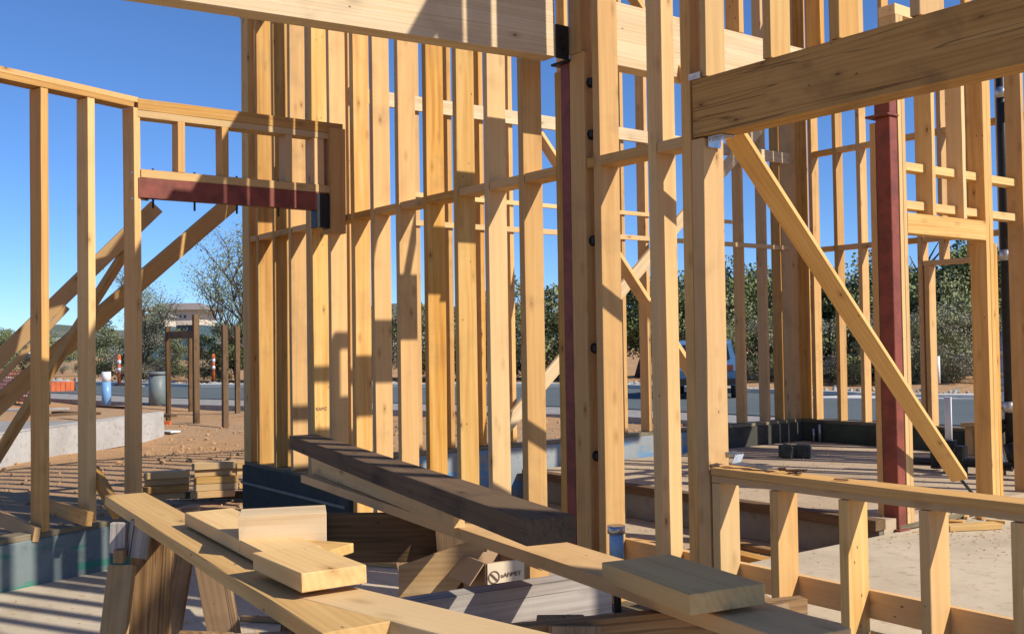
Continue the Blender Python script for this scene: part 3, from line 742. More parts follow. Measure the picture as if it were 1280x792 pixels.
textmesh('lettering', 'uAFiMET', .026, face @ Matrix.Translation((-.026, .04, .001)), cb)
textmesh('lettering', 'B  W-RNO MURER', .013, face @ Matrix.Translation((-.07, -.045, .001)), cb)
for zz in (-.022, -.066):
    bmx = bmesh.new(); add_box(bmx, .001, l-.02, .004); link('printed_line', bm_mesh(bmx, 'printed_line'), INK, cb, mt @ Matrix.Translation((w/2+.009, 0, zz)))
# plywood scrap next to the box
sc_ = thing('plywood_scrap', ond(545, 710, 4.6), 'rounded orange-brown plywood offcut leaning against the middle sawhorse', 'plywood')
bmx = bmesh.new()
pts = [(-.16, -.17), (.02, -.17), (.22, .10), (.20, .135), (.10, .11), (-.16, .02)]
vs = [bmx.verts.new((x, y, 0)) for x, y in pts]; f = bmx.faces.new(vs)
r = bmesh.ops.extrude_face_region(bmx, geom=[f])
for v in r['geom']:
    if isinstance(v, bmesh.types.BMVert): v.co.z = .018
c = ond(545, 712, 4.5)
rt = (MT @ V(1, 0, 0)); up = V(0, 0, 1); nz = rt.cross(up)
m = Matrix((rt, up, nz)).transposed().to_4x4(); m.translation = c
link('sheet', bm_mesh(bmx, 'sheet'), PLY, sc_, m)

# debris on the sill and floor
def small(name, label, cat, A, z, L, W, H, rot, mat, group=None):
    q = onz(*A, z); bm = bmesh.new(); add_box(bm, L, W, H, None, .002)
    o = link(name, bm_mesh(bm, name), mat, None, Matrix.Translation((q.x, q.y, z+H/2+.001)) @ Matrix.Rotation(rot, 4, 'Z'))
    return tag(o, label, cat, group)
bm = bmesh.new(); random.seed(3)
pv = [V(-.13, .02, .05), V(-.10, -.02, .085), V(-.07, .03, .07), V(-.05, -.02, .03), V(-.0, .02, .02), V(.06, -.01, .022), V(.14, .02, .012), V(.20, 0, .018)]
for i in range(len(pv)-1):
    a, b = pv[i], pv[i+1]; n = V(.0, .035, .004*(i % 2))
    vs = [bm.verts.new(p) for p in (a-n, a+n, b+n, b-n)]; bm.faces.new(vs)
bmesh.ops.solidify(bm, geom=bm.faces[:], thickness=.003)
q = onz(905, 583, .924)
o = link('metal_strap', bm_mesh(bm, 'metal_strap'), ZINC, None, Matrix.Translation((-3.68, 4.29, .920))); tag(o, 'crumpled galvanised strap lying on the window sill beside the king post', 'strap')
bm = bmesh.new()
for i in range(16):
    a = V(random.uniform(-.09, .09), random.uniform(-.02, .02), random.uniform(0, .018)); an = random.uniform(-.5, .5)
    add_cyl(bm, a, a+V(math.cos(an), math.sin(an), .1)*.05, .0035, seg=6)
o = link('nail_pile', bm_mesh(bm, 'nail_pile'), simple('rusty_nails', (.16, .08, .045), .7, .4), None, Matrix.Translation((-3.42, 4.29, .926))); tag(o, 'small pile of rusty collated nails on the window sill', 'nails')
o = small('wood_chip', 'tiny wood chip on the window sill to the right of the nails', 'wood chip', (1052, 600), .924, .07, .02, .008, .4, SAW)
q = onv(897, 614, 4.6)
cl = thing('hand_tool', (q.x, q.y, q.z), 'small blue-handled tool hanging below the sill at its left end', 'tool')
bm = bmesh.new(); add_box(bm, .03, .012, .075, Matrix.Translation((.02, 0, -.03)) @ Matrix.Rotation(-.3, 4, 'Y'), .004); link('handle', bm_mesh(bm, 'handle'), PVCB, cl, Matrix.Translation(q))
bm = bmesh.new(); add_cyl(bm, (0, 0, 0), (-.03, 0, .06), .007, seg=8); link('shank', bm_mesh(bm, 'shank'), BLK, cl, Matrix.Translation(q))
for k, (A, L, W_, H, r_, m_) in enumerate((((1215, 661), .42, .11, .04, 1.1, FIR2), ((1196, 657), .10, .09, .04, .4, FIR), ((1245, 653), .14, .02, .02, .2, FIR2), ((1208, 647), .12, .03, .02, 2.0, FIR2), ((1258, 648), .08, .03, .02, .9, FIR2), ((1225, 648), .10, .03, .02, 2.6, FIR))):
    small('floor_offcut', ['long pale offcut on the bright slab right of the doorway', 'small square offcut left of the pale one on the bright slab', 'thin sliver right of the pale offcut', 'sliver near the doorway plate', 'sliver at the right edge of the scrap pile', 'chip behind the pale offcut'][k], 'lumber offcut', A, .203, L, W_, H, r_, m_, 'lumber scraps on the bright slab')
small('floor_offcut', 'dark board lying behind the first cripple studs', 'board', (935, 686), .0, .9, .09, .04, -.05, SAW)
small('floor_offcut', 'brown board end lying on the low floor behind the sill', 'board', (918, 696), .0, .8, .12, .045, -.12, FIR)
small('floor_offcut', 'pale box-like offcut beside the blue capped pipe', 'lumber offcut', (800, 694), .0, .34, .2, .10, .1, FIR)
small('floor_offcut', 'thin offcut on the slab left of the leaning offcuts', 'lumber offcut', (22, 726), .002, .42, .07, .035, 1.2, FIR2)
small('floor_offcut', 'thin offcut on the striped slab behind the left sawhorse', 'lumber offcut', (112, 702), .002, .45, .05, .03, 1.0, FIR2)
for k, (A, L, W_, H, r_, m_) in enumerate((((430, 690), .5, .06, .03, .9, GREY), ((455, 705), .6, .05, .03, .5, FIR), ((440, 676), .4, .05, .04, .2, OLD), ((420, 700), .3, .04, .02, 1.9, GREY), ((500, 700), .5, .08, .03, 1.4, SAW), ((350, 778), .5, .03, .03, .7, SAW), ((660, 700), .5, .09, .03, .6, FIR2), ((690, 740), .6, .09, .03, .3, FIR))):
    small('floor_offcut', 'scrap board number on floor', 'lumber offcut', A, .002, L, W_, H, r_, m_, 'scrap boards under the sawhorses')['label'] = ['grey scrap board under the joined planks', 'fir scrap board pointing at the middle sawhorse', 'dark scrap under the sawhorse rail', 'thin grey scrap beside the fir scrap', 'brown scrap between middle sawhorse legs', 'thin scrap at the bottom edge left of the near sawhorse', 'pale scrap behind the cardboard box', 'fir scrap right of the cardboard box'][k]

# ------------------------------------------------------------------ outside things
# lumber stack
ls = thing('lumber_stack_bearer', onz(265, 618, -.08), 'short dark bearer under the outdoor stack of cut boards', 'lumber offcut')
q = onz(268, 628, -.08)
timber('board', V(q.x-.5, q.y-.2, -.03), V(q.x+.1, q.y+.5, -.03), .08, .08, Z, OLD, ls)
rows = [(240, 600, 308, 589, 5, 0), (222, 604, 262, 600, 4, 1)]
n_ = 0
base = onz(270, 626, -.06)
dU = V(.38, .93, 0).normalized(); nU = V(dU.y, -dU.x, 0)
for lay in range(5):
    for k in range(3):
        L = random.uniform(.5, .9); c = base + dU*(-.50+.5*k+random.uniform(-.05, .05)) + nU*random.uniform(-.06, .06)
        z = .03+lay*.075
        if lay == 4 and k == 0: continue
        o = timber('stacked_board', c-dU*.23+V(0, 0, z-c.z), c+dU*.23+V(0, 0, z-c.z+.004), .07, .16, Z, FIR2 if random.random() < .6 else FIR)
        tag(o, ['bottom', 'second', 'middle', 'fourth', 'top'][lay]+' layer board, '+['left', 'centre', 'right'][k]+' pile of the outdoor lumber stack', 'board', 'cut boards stacked outside the long wall')
# outside concrete stem wall
sw = thing('low_concrete_wall', onz(100, 570, -.1), 'low pale concrete wall outside beyond the angled bay', 'wall')
a = onz(-60, 592, -.1); b = onz(200, 545, -.1); a2 = a+(a-b)*.6
timber('wall_body', V(a2.x, a2.y, .11), V(b.x, b.y, .11), .50, .18, Z, PALEC, sw)
timber('wall_cap', V(a2.x, a2.y, .372), V(b.x, b.y, .372), .022, .15, Z, PALEC, sw)
k = b-a; kk = k.normalized(); nk = V(-kk.y, kk.x, 0); nk = nk if nk.dot(b) > 0 else -nk
block_ = prism('yard_slab', [tuple((a2+nk*.15).xy), tuple((b+nk*.15).xy), tuple((b+nk*5.5).xy), tuple((a2+nk*5.5).xy)], -.3, .20, GRAVEL); tag(block_, kind='structure')
for i, (px, py, L, W_, rr, mm) in enumerate(((95, 515, 1.4, .2, .4, OLD), (60, 511, .9, .15, 1.2, PALEC), (140, 509, 1.6, .12, .2, OLD), (75, 519, 1.0, .14, 1.8, OLD), (20, 514, .8, .3, .8, PALEC), (205, 522, .5, .2, .5, OLD))):
    q = onz(px, py, .25); bm = bmesh.new(); add_box(bm, L, W_, .05, None, .004)
    tag(link('debris_board', bm_mesh(bm, 'debris_board'), mm, None, Matrix.Translation((q.x, q.y, .235+.012*i)) @ Matrix.Rotation(rr, 4, 'Z')), ['dark board on the gravel behind the low concrete wall, centre', 'grey slab piece left of the blue pipe', 'long dark board running towards the blue pipe', 'dark board nearest the low concrete wall', 'pale slab piece at the far left', 'dark scrap at the right end of the low wall'][i], 'debris', 'boards lying behind the low wall')
small('paper_scrap', 'white torn paper on the dirt at the end of the low concrete wall', 'paper', (212, 540), -.05, .35, .25, .03, .4, simple('white_paper', (.75, .75, .72), .8))
small('red_scrap', 'orange-red scrap against the end of the low concrete wall', 'scrap', (206, 533), -.05, .25, .12, .12, .9, ORNG)
# blue pipe with white top
q = onz(133, 509, .2)
bp = thing('blue_casing', q, 'upright blue pipe with white top standing in the yard', 'pipe')
tubes('pipe', [(q, V(q.x, q.y, q.z+.62), .11)], PVCB, bp); tubes('white_top', [(V(q.x, q.y, q.z+.621), V(q.x, q.y, q.z+.86), .108)], PVCW, bp)
# trash bin
q = onz(197, 509, -.08); s = q.length/7
bn = thing('waste_bin', q, 'grey round waste bin with lid standing in the yard', 'bin')
H = .62*q.xy.length/13
H = 1300 and (508-466)/1300*(q-V(0, 0, EYE)).length
tubes('bin_body', [(V(q.x, q.y, q.z), V(q.x, q.y, q.z+H*.92), H*.24)], BIN, bn); tubes('lid', [(V(q.x, q.y, q.z+H*.92), V(q.x, q.y, q.z+H), H*.27)], BIN, bn)
# delineator posts
def delin(px, yb, yt, label):
    q = onz(px, yb, 0.05); dist = abs((Mm @ (Bm.transposed() @ (q-V(0, 0, EYE)))).z); H = (yb-yt)/1300*dist
    t_ = thing('delineator_post', q, label, 'traffic post', 'orange delineator posts')
    cyl('post', q, q+V(0, 0, H), H*.055, ORNG, t_); cyl('base', q, q+V(0, 0, H*.05), H*.15, RUB, t_)
    for k in (.45, .7): cyl('band', q+V(0, 0, H*k), q+V(0, 0, H*(k+.12)), H*.06, PVCW, t_)
delin(149, 482, 443, 'orange and white delineator post between the second and third studs')
delin(267, 477, 442, 'orange and white delineator post beside the wooden yard posts')
q = onz(1173, 479, 0); cyl_ = cyl('white_marker', q, q+V(0, 0, .95), .07, PVCW); tag(cyl_, 'white marker pole at the kerb seen through the doorway', 'post')
# orange netting
def netting(label, pts, h, name='orange_netting'):
    t_ = thing(name, pts[0], label, 'safety fence')
    bm = bmesh.new()
    for i in range(len(pts)-1):
        a, b = pts[i], pts[i+1]; n = int((b-a).length/.16)
        for j in range(n):
            p = a+(b-a)*j/n; sag = .08*math.sin(j*.7)
            add_box(bm, .05, .012, h, Matrix.Translation(p-pts[0]+V(0, 0, h/2+sag*.4)) @ Matrix.Rotation(random.uniform(-.12, .12), 4, 'Y'))
        for k in range(9):
            m_ = basis(a, b, Z); L = (b-a).length
            m_.translation = (a+b)/2-pts[0]+V(0, 0, h*(k+.5)/9)
            add_box(bm, L, .05, .014, m_)
    link('net', bm_mesh(bm, 'net'), ORNG, t_, Matrix.Translation(pts[0]))
    for p in pts: cyl('stake', p, p+V(0, 0, h+.15), .03, BARK, t_)
netting('bright orange safety netting heap at the far left edge', [onz(-90, 495, 0), onz(-20, 500, 0), onz(62, 505, 0)], 1.0)
netting('low strip of orange safety netting behind the two leftmost studs', [onz(40, 492, 0), onz(94, 490, 0)], .42)
# wooden yard posts
def ypost(px, yb, yt, w, label, mat=OLD):
    q = onz(px, yb, -.09); dist = abs((Mm @ (Bm.transposed() @ (q-V(0, 0, EYE)))).z); H = (yb-yt)/1300*dist
    o = timber('yard_post', V(q.x, q.y, -.2), V(q.x, q.y, q.z+H), w, w, X, mat); tag(o, label, 'post', 'wooden posts in the yard'); return q, H
qa, ha = ypost(210.5, 524, 408, .10, 'leftmost dark wooden post in the yard, carrying the rail')
qb, hb_ = ypost(238.5, 514, 418, .10, 'thin wooden post just left of the tallest yard post')
qc, hc = ypost(245.5, 532, 393, .12, 'tallest brown wooden post in the yard')
qd, hd = ypost(281.5, 536, 406, .11, 'wooden post left of the pair nearest the long wall')
qe, he = ypost(297, 518, 408, .11, 'wooden post nearest the corner of the long wall')
o = timber('yard_rail', V(qa.x, qa.y, qa.z+ha*.91), V(qc.x, qc.y, qc.z+hc*.82), .16, .05, Z, OLD); tag(o, 'short rail board between the yard posts', 'rail')

# car
def car(loc, ang):
    t_ = thing('parked_car', loc, 'light blue hatchback parked on the asphalt, half hidden behind the double king posts', 'car'); t_.rotation_euler = (0, 0, ang)
    prof = [(-2.1, .35), (-2.15, .75), (-1.95, .98), (-1.55, 1.02), (-1.2, 1.45), (-.2, 1.55), (.45, 1.48), (1.15, 1.02), (1.95, .88), (2.15, .68), (2.15, .35)]
    bpy.context.view_layer.update(); wm = t_.matrix_world.copy()
    bm = bmesh.new(); rows = []
    for s, inset in ((-.86, 0), (-.80, 0), (.80, 0), (.86, 0)):
        rows.append([bm.verts.new((x, (s if z < 1.03 else s*.82) if abs(s) > .83 else (s if z < 1.03 else s*.85), z)) for x, z in prof])
    for i in range(3):
        for j in range(len(prof)): 
            k = (j+1) % len(prof); bm.faces.new((rows[i][j], rows[i][k], rows[i+1][k], rows[i+1][j]))
    bm.faces.new(rows[0]); bm.faces.new(rows[-1])
    link('body', bm_mesh(bm, 'body'), PAINT, t_, wm)
    for s in (-1, 1):
        bm = bmesh.new(); pts = [(-1.42, 1.06), (-1.12, 1.40), (-.2, 1.49), (.4, 1.43), (.98, 1.06)]
        vs = [bm.verts.new((x, s*(.865 if z < 1.1 else .735), z)) for x, z in pts]; bm.faces.new(vs)
        bmesh.ops.solidify(bm, geom=bm.faces[:], thickness=.01)
        link('side_window', bm_mesh(bm, 'side_window'), GLASS, t_, wm)
        for x in (-1.3, 1.35):
            w_ = cyl('wheel', wm @ V(x, s*.70, .33), wm @ V(x, s*.89, .33), .33, RUB, None)
            w_.parent = t_; w_.matrix_basis = t_.matrix_basis.inverted() @ w_.matrix_basis
            r_ = cyl('rim', wm @ V(x, s*.885, .33), wm @ V(x, s*.90, .33), .20, ZINC, None)
            r_.parent = w_; r_.matrix_basis = (t_.matrix_basis @ w_.matrix_basis).inverted() @ r_.matrix_basis
    bm = bmesh.new(); bm.faces.new([bm.verts.new(v) for v in ((.52, -.68, 1.49), (.52, .68, 1.49), (1.14, .78, 1.07), (1.14, -.78, 1.07))]); bmesh.ops.solidify(bm, geom=bm.faces[:], thickness=.01)
    link('windscreen', bm_mesh(bm, 'windscreen'), GLASS, t_, wm)
    bm = bmesh.new(); bm.faces.new([bm.verts.new(v) for v in ((-1.56, -.70, 1.04), (-1.56, .70, 1.04), (-1.24, .62, 1.43), (-1.24, -.62, 1.43))]); bmesh.ops.solidify(bm, geom=bm.faces[:], thickness=.02)
    link('rear_window', bm_mesh(bm, 'rear_window'), GLASS, t_, wm)
    for s in (-1, 1): link('tail_light', (lambda b: (add_box(b, .05, .16, .16), bm_mesh(b, 'tail_light'))[1])(bmesh.new()), RED, t_, wm @ Matrix.Translation((-2.13, s*.70, .82)))
    link('bumper', (lambda b: (add_box(b, .10, 1.66, .16), bm_mesh(b, 'bumper'))[1])(bmesh.new()), RUB, t_, wm @ Matrix.Translation((-2.16, 0, .46)))
    for s in (-1, 1): link('headlight', (lambda b: (add_box(b, .04, .3, .12), bm_mesh(b, 'headlight'))[1])(bmesh.new()), ZINC, t_, wm @ Matrix.Translation((2.14, s*.6, .68)))
qc_ = cam2w(5.25, 28.5, .065)
fw = Bm @ V(.22, 1, 0)
car(V(qc_.x+fw.x*1.05, qc_.y+fw.y*1.05, .065), math.atan2(fw.y, fw.x))

# rubble along the road
random.seed(11)
def rubble(name, label, P, Q, n, sz, spread):
    bm = bmesh.new(); c = (P+Q)/2
    for i in range(n):
        p = P+(Q-P)*random.random()+V(random.gauss(0, spread), random.gauss(0, spread), 0)-c
        s = sz*random.uniform(.4, 1.3)
        r = bmesh.ops.create_icosphere(bm, subdivisions=1, radius=s, matrix=Matrix.Translation(p+V(0, 0, s*.4)))
        for v in r['verts']: v.co += V(random.uniform(-1, 1), random.uniform(-1, 1), random.uniform(-1, 1))*s*.28
    o = link(name, bm_mesh(bm, name), ROCK, None, Matrix.Translation(c)); tag(o, label, 'rubble', None, 'stuff')
rubble('rubble', 'band of pale broken stones behind the far edge of the asphalt', cam2w(-40, 65), cam2w(-10, 41.5), 700, .12, .9)
rubble('rubble', 'band of pale broken stones beyond the asphalt seen between the studs', cam2w(-12, 43), cam2w(5, 37), 800, .10, .7)
rubble('rubble', 'scattered stones and rubbish beside the kerb beyond the doorway', cam2w(5, 37), cam2w(16, 27), 260, .07, .8)

def scatter(name, label, pts, mat, fn, cat=None):
    bm = bmesh.new(); c = pts[0].copy()
    for p in pts: fn(bm, p-c)
    o = link(name, bm_mesh(bm, name), mat, None, Matrix.Translation(c)); tag(o, label, None, None, 'stuff'); return o
def chip(bm, p):
    add_box(bm, random.uniform(.005, .024), random.uniform(.004, .009), random.uniform(.002, .004), Matrix.Translation(p+V(0, 0, .004)) @ Matrix.Rotation(random.uniform(0, 3.1), 4, 'Z'))
def clod(bm, p):
    s_ = random.choice((.008, .01, .012, .016, .02, .035))*random.uniform(.6, 1.3)
    r = bmesh.ops.create_icosphere(bm, subdivisions=1, radius=s_, matrix=Matrix.Translation(p+V(0, 0, s_*.25)))
    for v in r['verts']: v.co += V(random.uniform(-1, 1), random.uniform(-1, 1), random.uniform(-1, 1))*s_*.3
random.seed(5)
scatter('wood_chips', 'sawdust and wood chips on the concrete slab', [V(random.gauss(-5.2, 1.2), min(4.1, random.gauss(2.6, .8)), .001) for i in range(500)], FIR2, chip)
scatter('wood_chips', 'sawdust and wood chips on the bright right slab', [V(max(-4.3, random.gauss(-3.9, .35)), random.gauss(7.2, .6), .201) for i in range(260)]+[V(random.uniform(-4.3, -2), random.uniform(4.6, 7.6), .201) for i in range(50)], FIR2, chip)
scatter('wood_chips', 'wood chips on the low and raised rear floors', [V(random.uniform(-8.4, -4.5), random.uniform(6.7, 11), .293) for i in range(500)]+[V(random.uniform(-8.4, -4.5), random.uniform(4.4, 6.4), .0) for i in range(300)], FIR, chip)
def gpt(x0, x1, y0, y1):
    x, y = random.uniform(x0, x1), random.uniform(y0, y1); return V(x, y, heights(x, y))
scatter('dirt_clods', 'clods and pebbles on the dirt left of the building', [gpt(-22, -8.6, -1, 14) for i in range(2600)], DIRT, clod)
scatter('dirt_clods', 'clods and pebbles on the dirt behind the building', [gpt(-20, -8.9, 5, 24) for i in range(1600)]+[gpt(-9, 6, 11.6, 24) for i in range(1200)], DIRT, clod)
# grade stamp on the doubled stud
textmesh('grade_stamp', 'RAM2', .045, Matrix.Translation((cx(383)+.066+.064+.002, 4.215, 1.02)) @ Matrix(((0, 0, 1, 0), (1, 0, 0, 0), (0, 1, 0, 0), (0, 0, 0, 1))), W1)

# ------------------------------------------------------------------ vegetation
def leafcloud(bm, c, rad, n, size, squash=.8):
    for i in range(n):
        d = V(random.gauss(0, 1), random.gauss(0, 1), random.gauss(0, 1)).normalized()*(random.random()**.45)
        p = c+V(d.x*rad, d.y*rad, d.z*rad*squash)
        s = size*random.uniform(.5, 1.3)
        a = V(random.uniform(-1, 1), random.uniform(-1, 1), random.uniform(-1, 1)).normalized(); b = a.cross(V(random.uniform(-1, 1), random.uniform(-1, 1), random.uniform(-1, 1))).normalized()
        bm.faces.new([bm.verts.new(p+a*s), bm.verts.new(p+b*s*.7), bm.verts.new(p-a*s*.8), bm.verts.new(p-b*s*.6)])
def make_tree(seed, h, w, nclump, nleaf, lsize, trunk=.3, sparse=False, bush=False):
    random.seed(seed); bt = bmesh.new(); bl = bmesh.new()
    def limb(p, d, L, r, lev):
        segs = 3; q = p
        for i in range(segs):
            d2 = (d+V(random.uniform(-.25, .25), random.uniform(-.25, .25), random.uniform(-.05, .2))).normalized()
            e = q+d2*L/segs; add_cyl(bt, q, e, r*(1-i*.25), r*(1-(i+1)*.25), 6, False); q = e; d = d2
            if lev > 0:
                for k in range(2):
                    an = random.uniform(0, 6.28); dd = (d+V(math.cos(an), math.sin(an), .3)*.9).normalized()
                    limb(q, dd, L*.62, r*.5, lev-1)
        if lev <= 1: tips.append(q)
    tips = []
    limb(V(0, 0, 0), V(0, 0, 1), h*(.25 if bush else .55), trunk, 2 if not sparse else 3)
    if sparse:
        for t in tips: leafcloud(bl, t, h*.085, nleaf, lsize)
    else:
        for i in range(nclump):
            an = random.uniform(0, 6.28); rr = random.random()**.5
            z = random.uniform(.12 if bush else .3, .92)*h
            k = math.sin(min(1, (z/h))*math.pi*.93)**.6
            c = V(math.cos(an)*rr*w*k, math.sin(an)*rr*w*k, z)
            leafcloud(bl, c, random.uniform(.10, .19)*h, nleaf, lsize)
    return bm_mesh(bt, 'trunk'), bm_mesh(bl, 'crown')
variants = {
 'oak': (make_tree(1, 5.5, 2.6, 40, 230, .085, .22), LEAFD, 'oak_tree', 'oak tree'),
 'oak2': (make_tree(2, 5.0, 3.0, 42, 220, .085, .22), LEAFD, 'oak_tree', 'oak tree'),
 'olive': (make_tree(3, 4.4, 2.4, 38, 220, .075, .16, bush=True), LEAFM, 'green_shrub', 'shrub'),
 'brush': (make_tree(4, 3.6, 2.6, 34, 230, .05, .12, bush=True), LEAFT, 'bare_shrub', 'shrub'),
 'spring': (make_tree(5, 7.4, 2.0, 0, 34, .045, .16, sparse=True), LEAFS, 'young_tree', 'tree'),
 'spring2': (make_tree(8, 6.5, 2.0, 0, 30, .045, .15, sparse=True), LEAFS, 'young_tree', 'tree'),
}
for k, (ms, lm, nm, ct) in variants.items():
    ms[0].materials.append(BARK); ms[1].materials.append(lm)
used = {}
def tree(kind, X_, D_, s, label, group=None):
    ms, lm, nm, ct = variants[kind]
    t_ = thing(nm, cam2w(X_, D_, -.2), label, ct, group); t_.scale = (s, s, s*random.uniform(.9, 1.1)); t_.rotation_euler = (0, 0, random.uniform(0, 6.28))
    for nme, me in (('trunk', ms[0]), ('crown', ms[1])):
        o = bpy.data.objects.new(nme, me); COL.objects.link(o); o.parent = t_
    return t_
random.seed(21)
def px2X(px, D_): return (px-640)/1300*D_
tree('spring', px2X(272, 38), 44, 1.0, 'tall thin young tree with pale green new leaves left of the long wall')
tree('spring2', px2X(296, 46), 50, 1.05, 'second thin young tree right behind the tall one by the wall corner')
tree('spring2', px2X(150, 50), 52, .85, 'thin pale young tree behind the third stud')
G1 = 'shrubs and trees beyond the car park'
rowL = []
spec = [(-30, 60, 'oak', .60), (16, 66, 'olive', .78), (66, 74, 'brush', .55), (100, 66, 'olive', .58), (138, 52, 'olive', .78), (165, 50, 'brush', .78), (192, 52, 'olive', .62), (222, 56, 'brush', .50), (244, 54, 'brush', .52), (262, 50, 'olive', .60), (286, 50, 'oak', .58), (310, 48, 'oak2', .65),
        (350, 50, 'olive', .9), (395, 50, 'brush', .9), (440, 50, 'olive', .9), (480, 50, 'oak', .7), (515, 48, 'brush', .95), (560, 48, 'olive', .9), (600, 48, 'oak2', .72), (640, 48, 'brush', 1.0), (672, 47, 'olive', 1.1), (712, 47, 'olive', 1.05), (760, 46, 'oak', .85), (800, 46, 'oak2', .85), (838, 46, 'oak', .95), (872, 45, 'olive', 1.05),
        (905, 47, 'oak', .98), (935, 46, 'olive', 1.15), (962, 48, 'oak2', 1.0), (990, 46, 'olive', 1.2), (1018, 48, 'oak', .92), (1045, 46, 'oak2', .9), (1075, 44, 'olive', 1.15), (1105, 44, 'oak', .95), (1135, 44, 'oak2', 1.02), (1165, 43, 'olive', 1.35), (1192, 44, 'oak', 1.15), (1222, 43, 'oak2', 1.2), (1250, 44, 'olive', 1.2), (1285, 43, 'oak', 1.1),
        (915, 41, 'olive', .55), (965, 41, 'brush', .72), (1003, 40, 'olive', .62), (1052, 39, 'brush', .66), (1098, 38, 'olive', .60), (1146, 37, 'brush', .7), (1196, 37, 'olive', .72), (1240, 36, 'brush', .7), (1168, 40, 'olive', .92), (1215, 39, 'brush', .9)]
ORD = 'first second third fourth fifth sixth seventh eighth ninth tenth eleventh twelfth thirteenth fourteenth fifteenth sixteenth seventeenth eighteenth nineteenth twentieth'.split()
KN = {'oak': 'dark green oak', 'oak2': 'broad dark oak', 'olive': 'olive green shrub', 'brush': 'bare grey-brown shrub'}
for i, (px, D_, kd, s) in enumerate(spec):
    row = 'near' if i >= 40 else 'far'
    nth = sum(1 for k_, t in enumerate(spec[:i+1]) if t[2] == kd and (k_ >= 40) == (i >= 40))
    tree(kd, px2X(px, D_), D_+1.5, s, f'{ORD[nth-1]} {KN[kd]} from the left in the {row} row beyond the asphalt', G1)

# distant buildings and hill
hb_ = []
bm = bmesh.new()
N_ = 90
for i in range(N_):
    t = i/(N_-1); an = R(-60+120*t); r_ = 340
    h = 9+4*math.sin(t*17)+3*math.sin(t*41+1)+2.0*math.sin(t*90)
    d = V(math.sin(an), math.cos(an), 0)
    for rr, zz in ((r_-90, -1), (r_-20, h*.75), (r_, h), (r_+90, -1)):
        q = Bm @ (d*rr); bm.verts.new((q.x, q.y, zz))
bm.verts.ensure_lookup_table()
for i in range(N_-1):
    for k in range(3): bm.faces.new([bm.verts[j] for j in (i*4+k, (i+1)*4+k, (i+1)*4+k+1, i*4+k+1)])
hill = link('hills', bm_mesh(bm, 'hills'), simple('hill_scrub', (.16, .16, .12), .95, 0, .4, .08, (.10, .12, .075), bump=0)); tag(hill, kind='structure')
for p in hill.data.polygons: p.use_smooth = True
def building(label, X_, D_, w, d, z0, h, eave, rf=ROOFM):
    c = cam2w(X_, D_, z0); t_ = thing('far_building', c, label, 'building')
    m = Matrix.Translation(c) @ Matrix(((Bm[0][0], Bm[0][1], 0, 0), (Bm[1][0], Bm[1][1], 0, 0), (0, 0, 1, 0), (0, 0, 0, 1)))
    def bx(nm, x0, x1, y0, y1, za, zb, mt):
        bm = bmesh.new(); add_box(bm, x1-x0, y1-y0, zb-za); return link(nm, bm_mesh(bm, nm), mt, t_, m @ Matrix.Translation(((x0+x1)/2, (y0+y1)/2, (za+zb)/2)))
    bx('lower_wall', -w/2, w/2, 0, d, -6, h*.45, WINM); bx('upper_wall', -w/2, w/2, -.6, d, h*.451, h, WALLP)
    bm = bmesh.new()
    P = [(-w/2-eave, -1.5, h+.01), (w/2+eave, -1.5, h+.01), (w/2+eave, d+1, h+.01), (-w/2-eave, d+1, h+.01), (-w/2+w*.12, d*.4, h*1.3), (w/2-w*.12, d*.4, h*1.3)]
    v = [bm.verts.new(p) for p in P]
    for f in ((0, 1, 5, 4), (1, 2, 5), (2, 3, 4, 5), (3, 0, 4), (0, 3, 2, 1)): bm.faces.new([v[i] for i in f])
    link('roof', bm_mesh(bm, 'roof'), rf, t_, m)
    for k in range(5): bx('window', -w*.15+k*w*.09, -w*.15+k*w*.09+w*.05, -.63, -.605, h*.70, h*.82, WINM)
building('flat pale commercial building with brown roof far off left of the yard posts', px2X(218, 150), 150, 7.2, 8, 3.2, 3.9, 1.6)
building('small far building with dark roof at the left of the pale commercial one', px2X(196, 140), 138, 3.2, 5, 3.6, 2.2, .4)
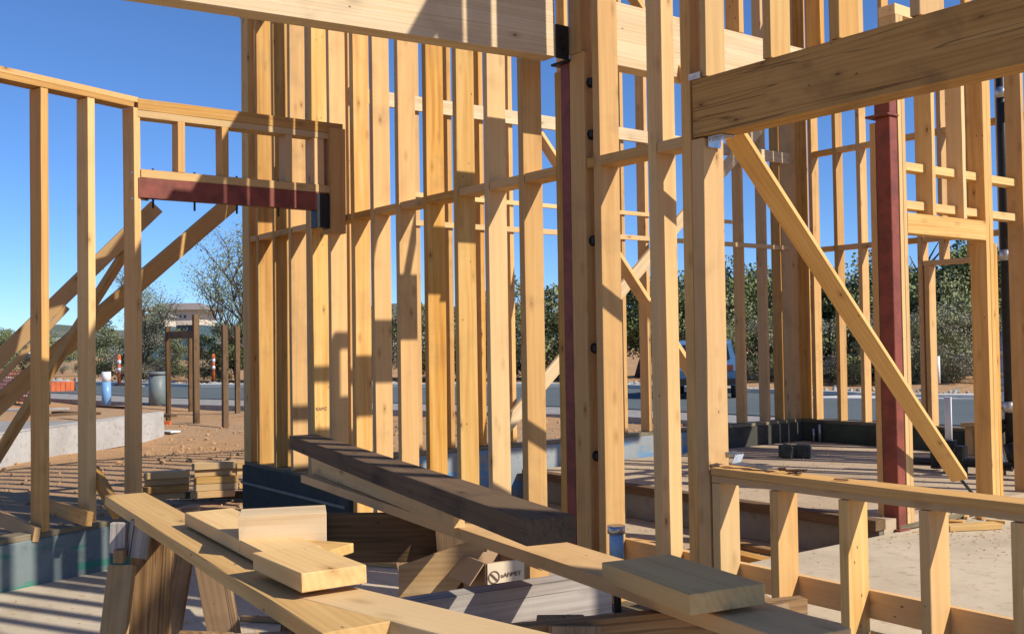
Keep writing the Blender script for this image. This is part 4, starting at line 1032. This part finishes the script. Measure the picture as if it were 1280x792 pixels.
building('tiny bluish house on the hillside between the two leftmost studs', px2X(80, 170), 170, 4, 5, .6, 2.4, .5, simple('bluegrey_roof', (.35, .40, .44), .8))
building('tiny pale house on the hillside at the far left', px2X(22, 180), 180, 4, 5, .2, 2.0, .5)

# ------------------------------------------------------------------ light, sky, camera
world = bpy.data.worlds.new('World'); S.world = world; world.use_nodes = True
nt = world.node_tree; nt.nodes.clear()
sky = nt.nodes.new('ShaderNodeTexSky'); sky.sky_type = 'NISHITA'; sky.sun_disc = False
bg = nt.nodes.new('ShaderNodeBackground'); ow = nt.nodes.new('ShaderNodeOutputWorld')
nt.links.new(sky.outputs[0], bg.inputs[0]); nt.links.new(bg.outputs[0], ow.inputs[0])
SAZ, SEL = R(26.5), R(37.0)
sd = V(math.cos(SAZ)*math.cos(SEL), math.sin(SAZ)*math.cos(SEL), math.sin(SEL))
sky.sun_elevation = SEL; sky.sun_rotation = math.atan2(sd.x, sd.y)
sky.air_density = 1.0; sky.dust_density = 2.0; sky.ozone_density = 10.0; sky.altitude = 3000
bg.inputs[1].default_value = .128
ld = bpy.data.lights.new('sun', 'SUN'); ld.energy = 4.7; ld.angle = R(.53); ld.color = (1, .93, .82)
lo = bpy.data.objects.new('sun', ld); COL.objects.link(lo); lo.rotation_euler = (-sd).to_track_quat('-Z', 'Y').to_euler(); lo.location = (0, 0, 20)
cd = bpy.data.cameras.new('camera'); cd.sensor_width = 36; cd.lens = 36*F/1280; cd.clip_end = 4000; cd.clip_start = .05
co = bpy.data.objects.new('camera', cd); COL.objects.link(co)
cxv, cyv, czv = MT @ V(1, 0, 0), -(MT @ V(0, 1, 0)), -(MT @ V(0, 0, 1))
m = Matrix((cxv, cyv, czv)).transposed().to_4x4(); m.translation = (0, 0, EYE); co.matrix_world = m
S.camera = co
S.view_settings.view_transform = 'Standard'; S.view_settings.look = 'None'; S.view_settings.gamma = 1; S.view_settings.exposure = 0.34
S.view_settings.use_curve_mapping = False
S.render.engine = 'CYCLES'
S.cycles.max_bounces = 6; S.cycles.diffuse_bounces = 4
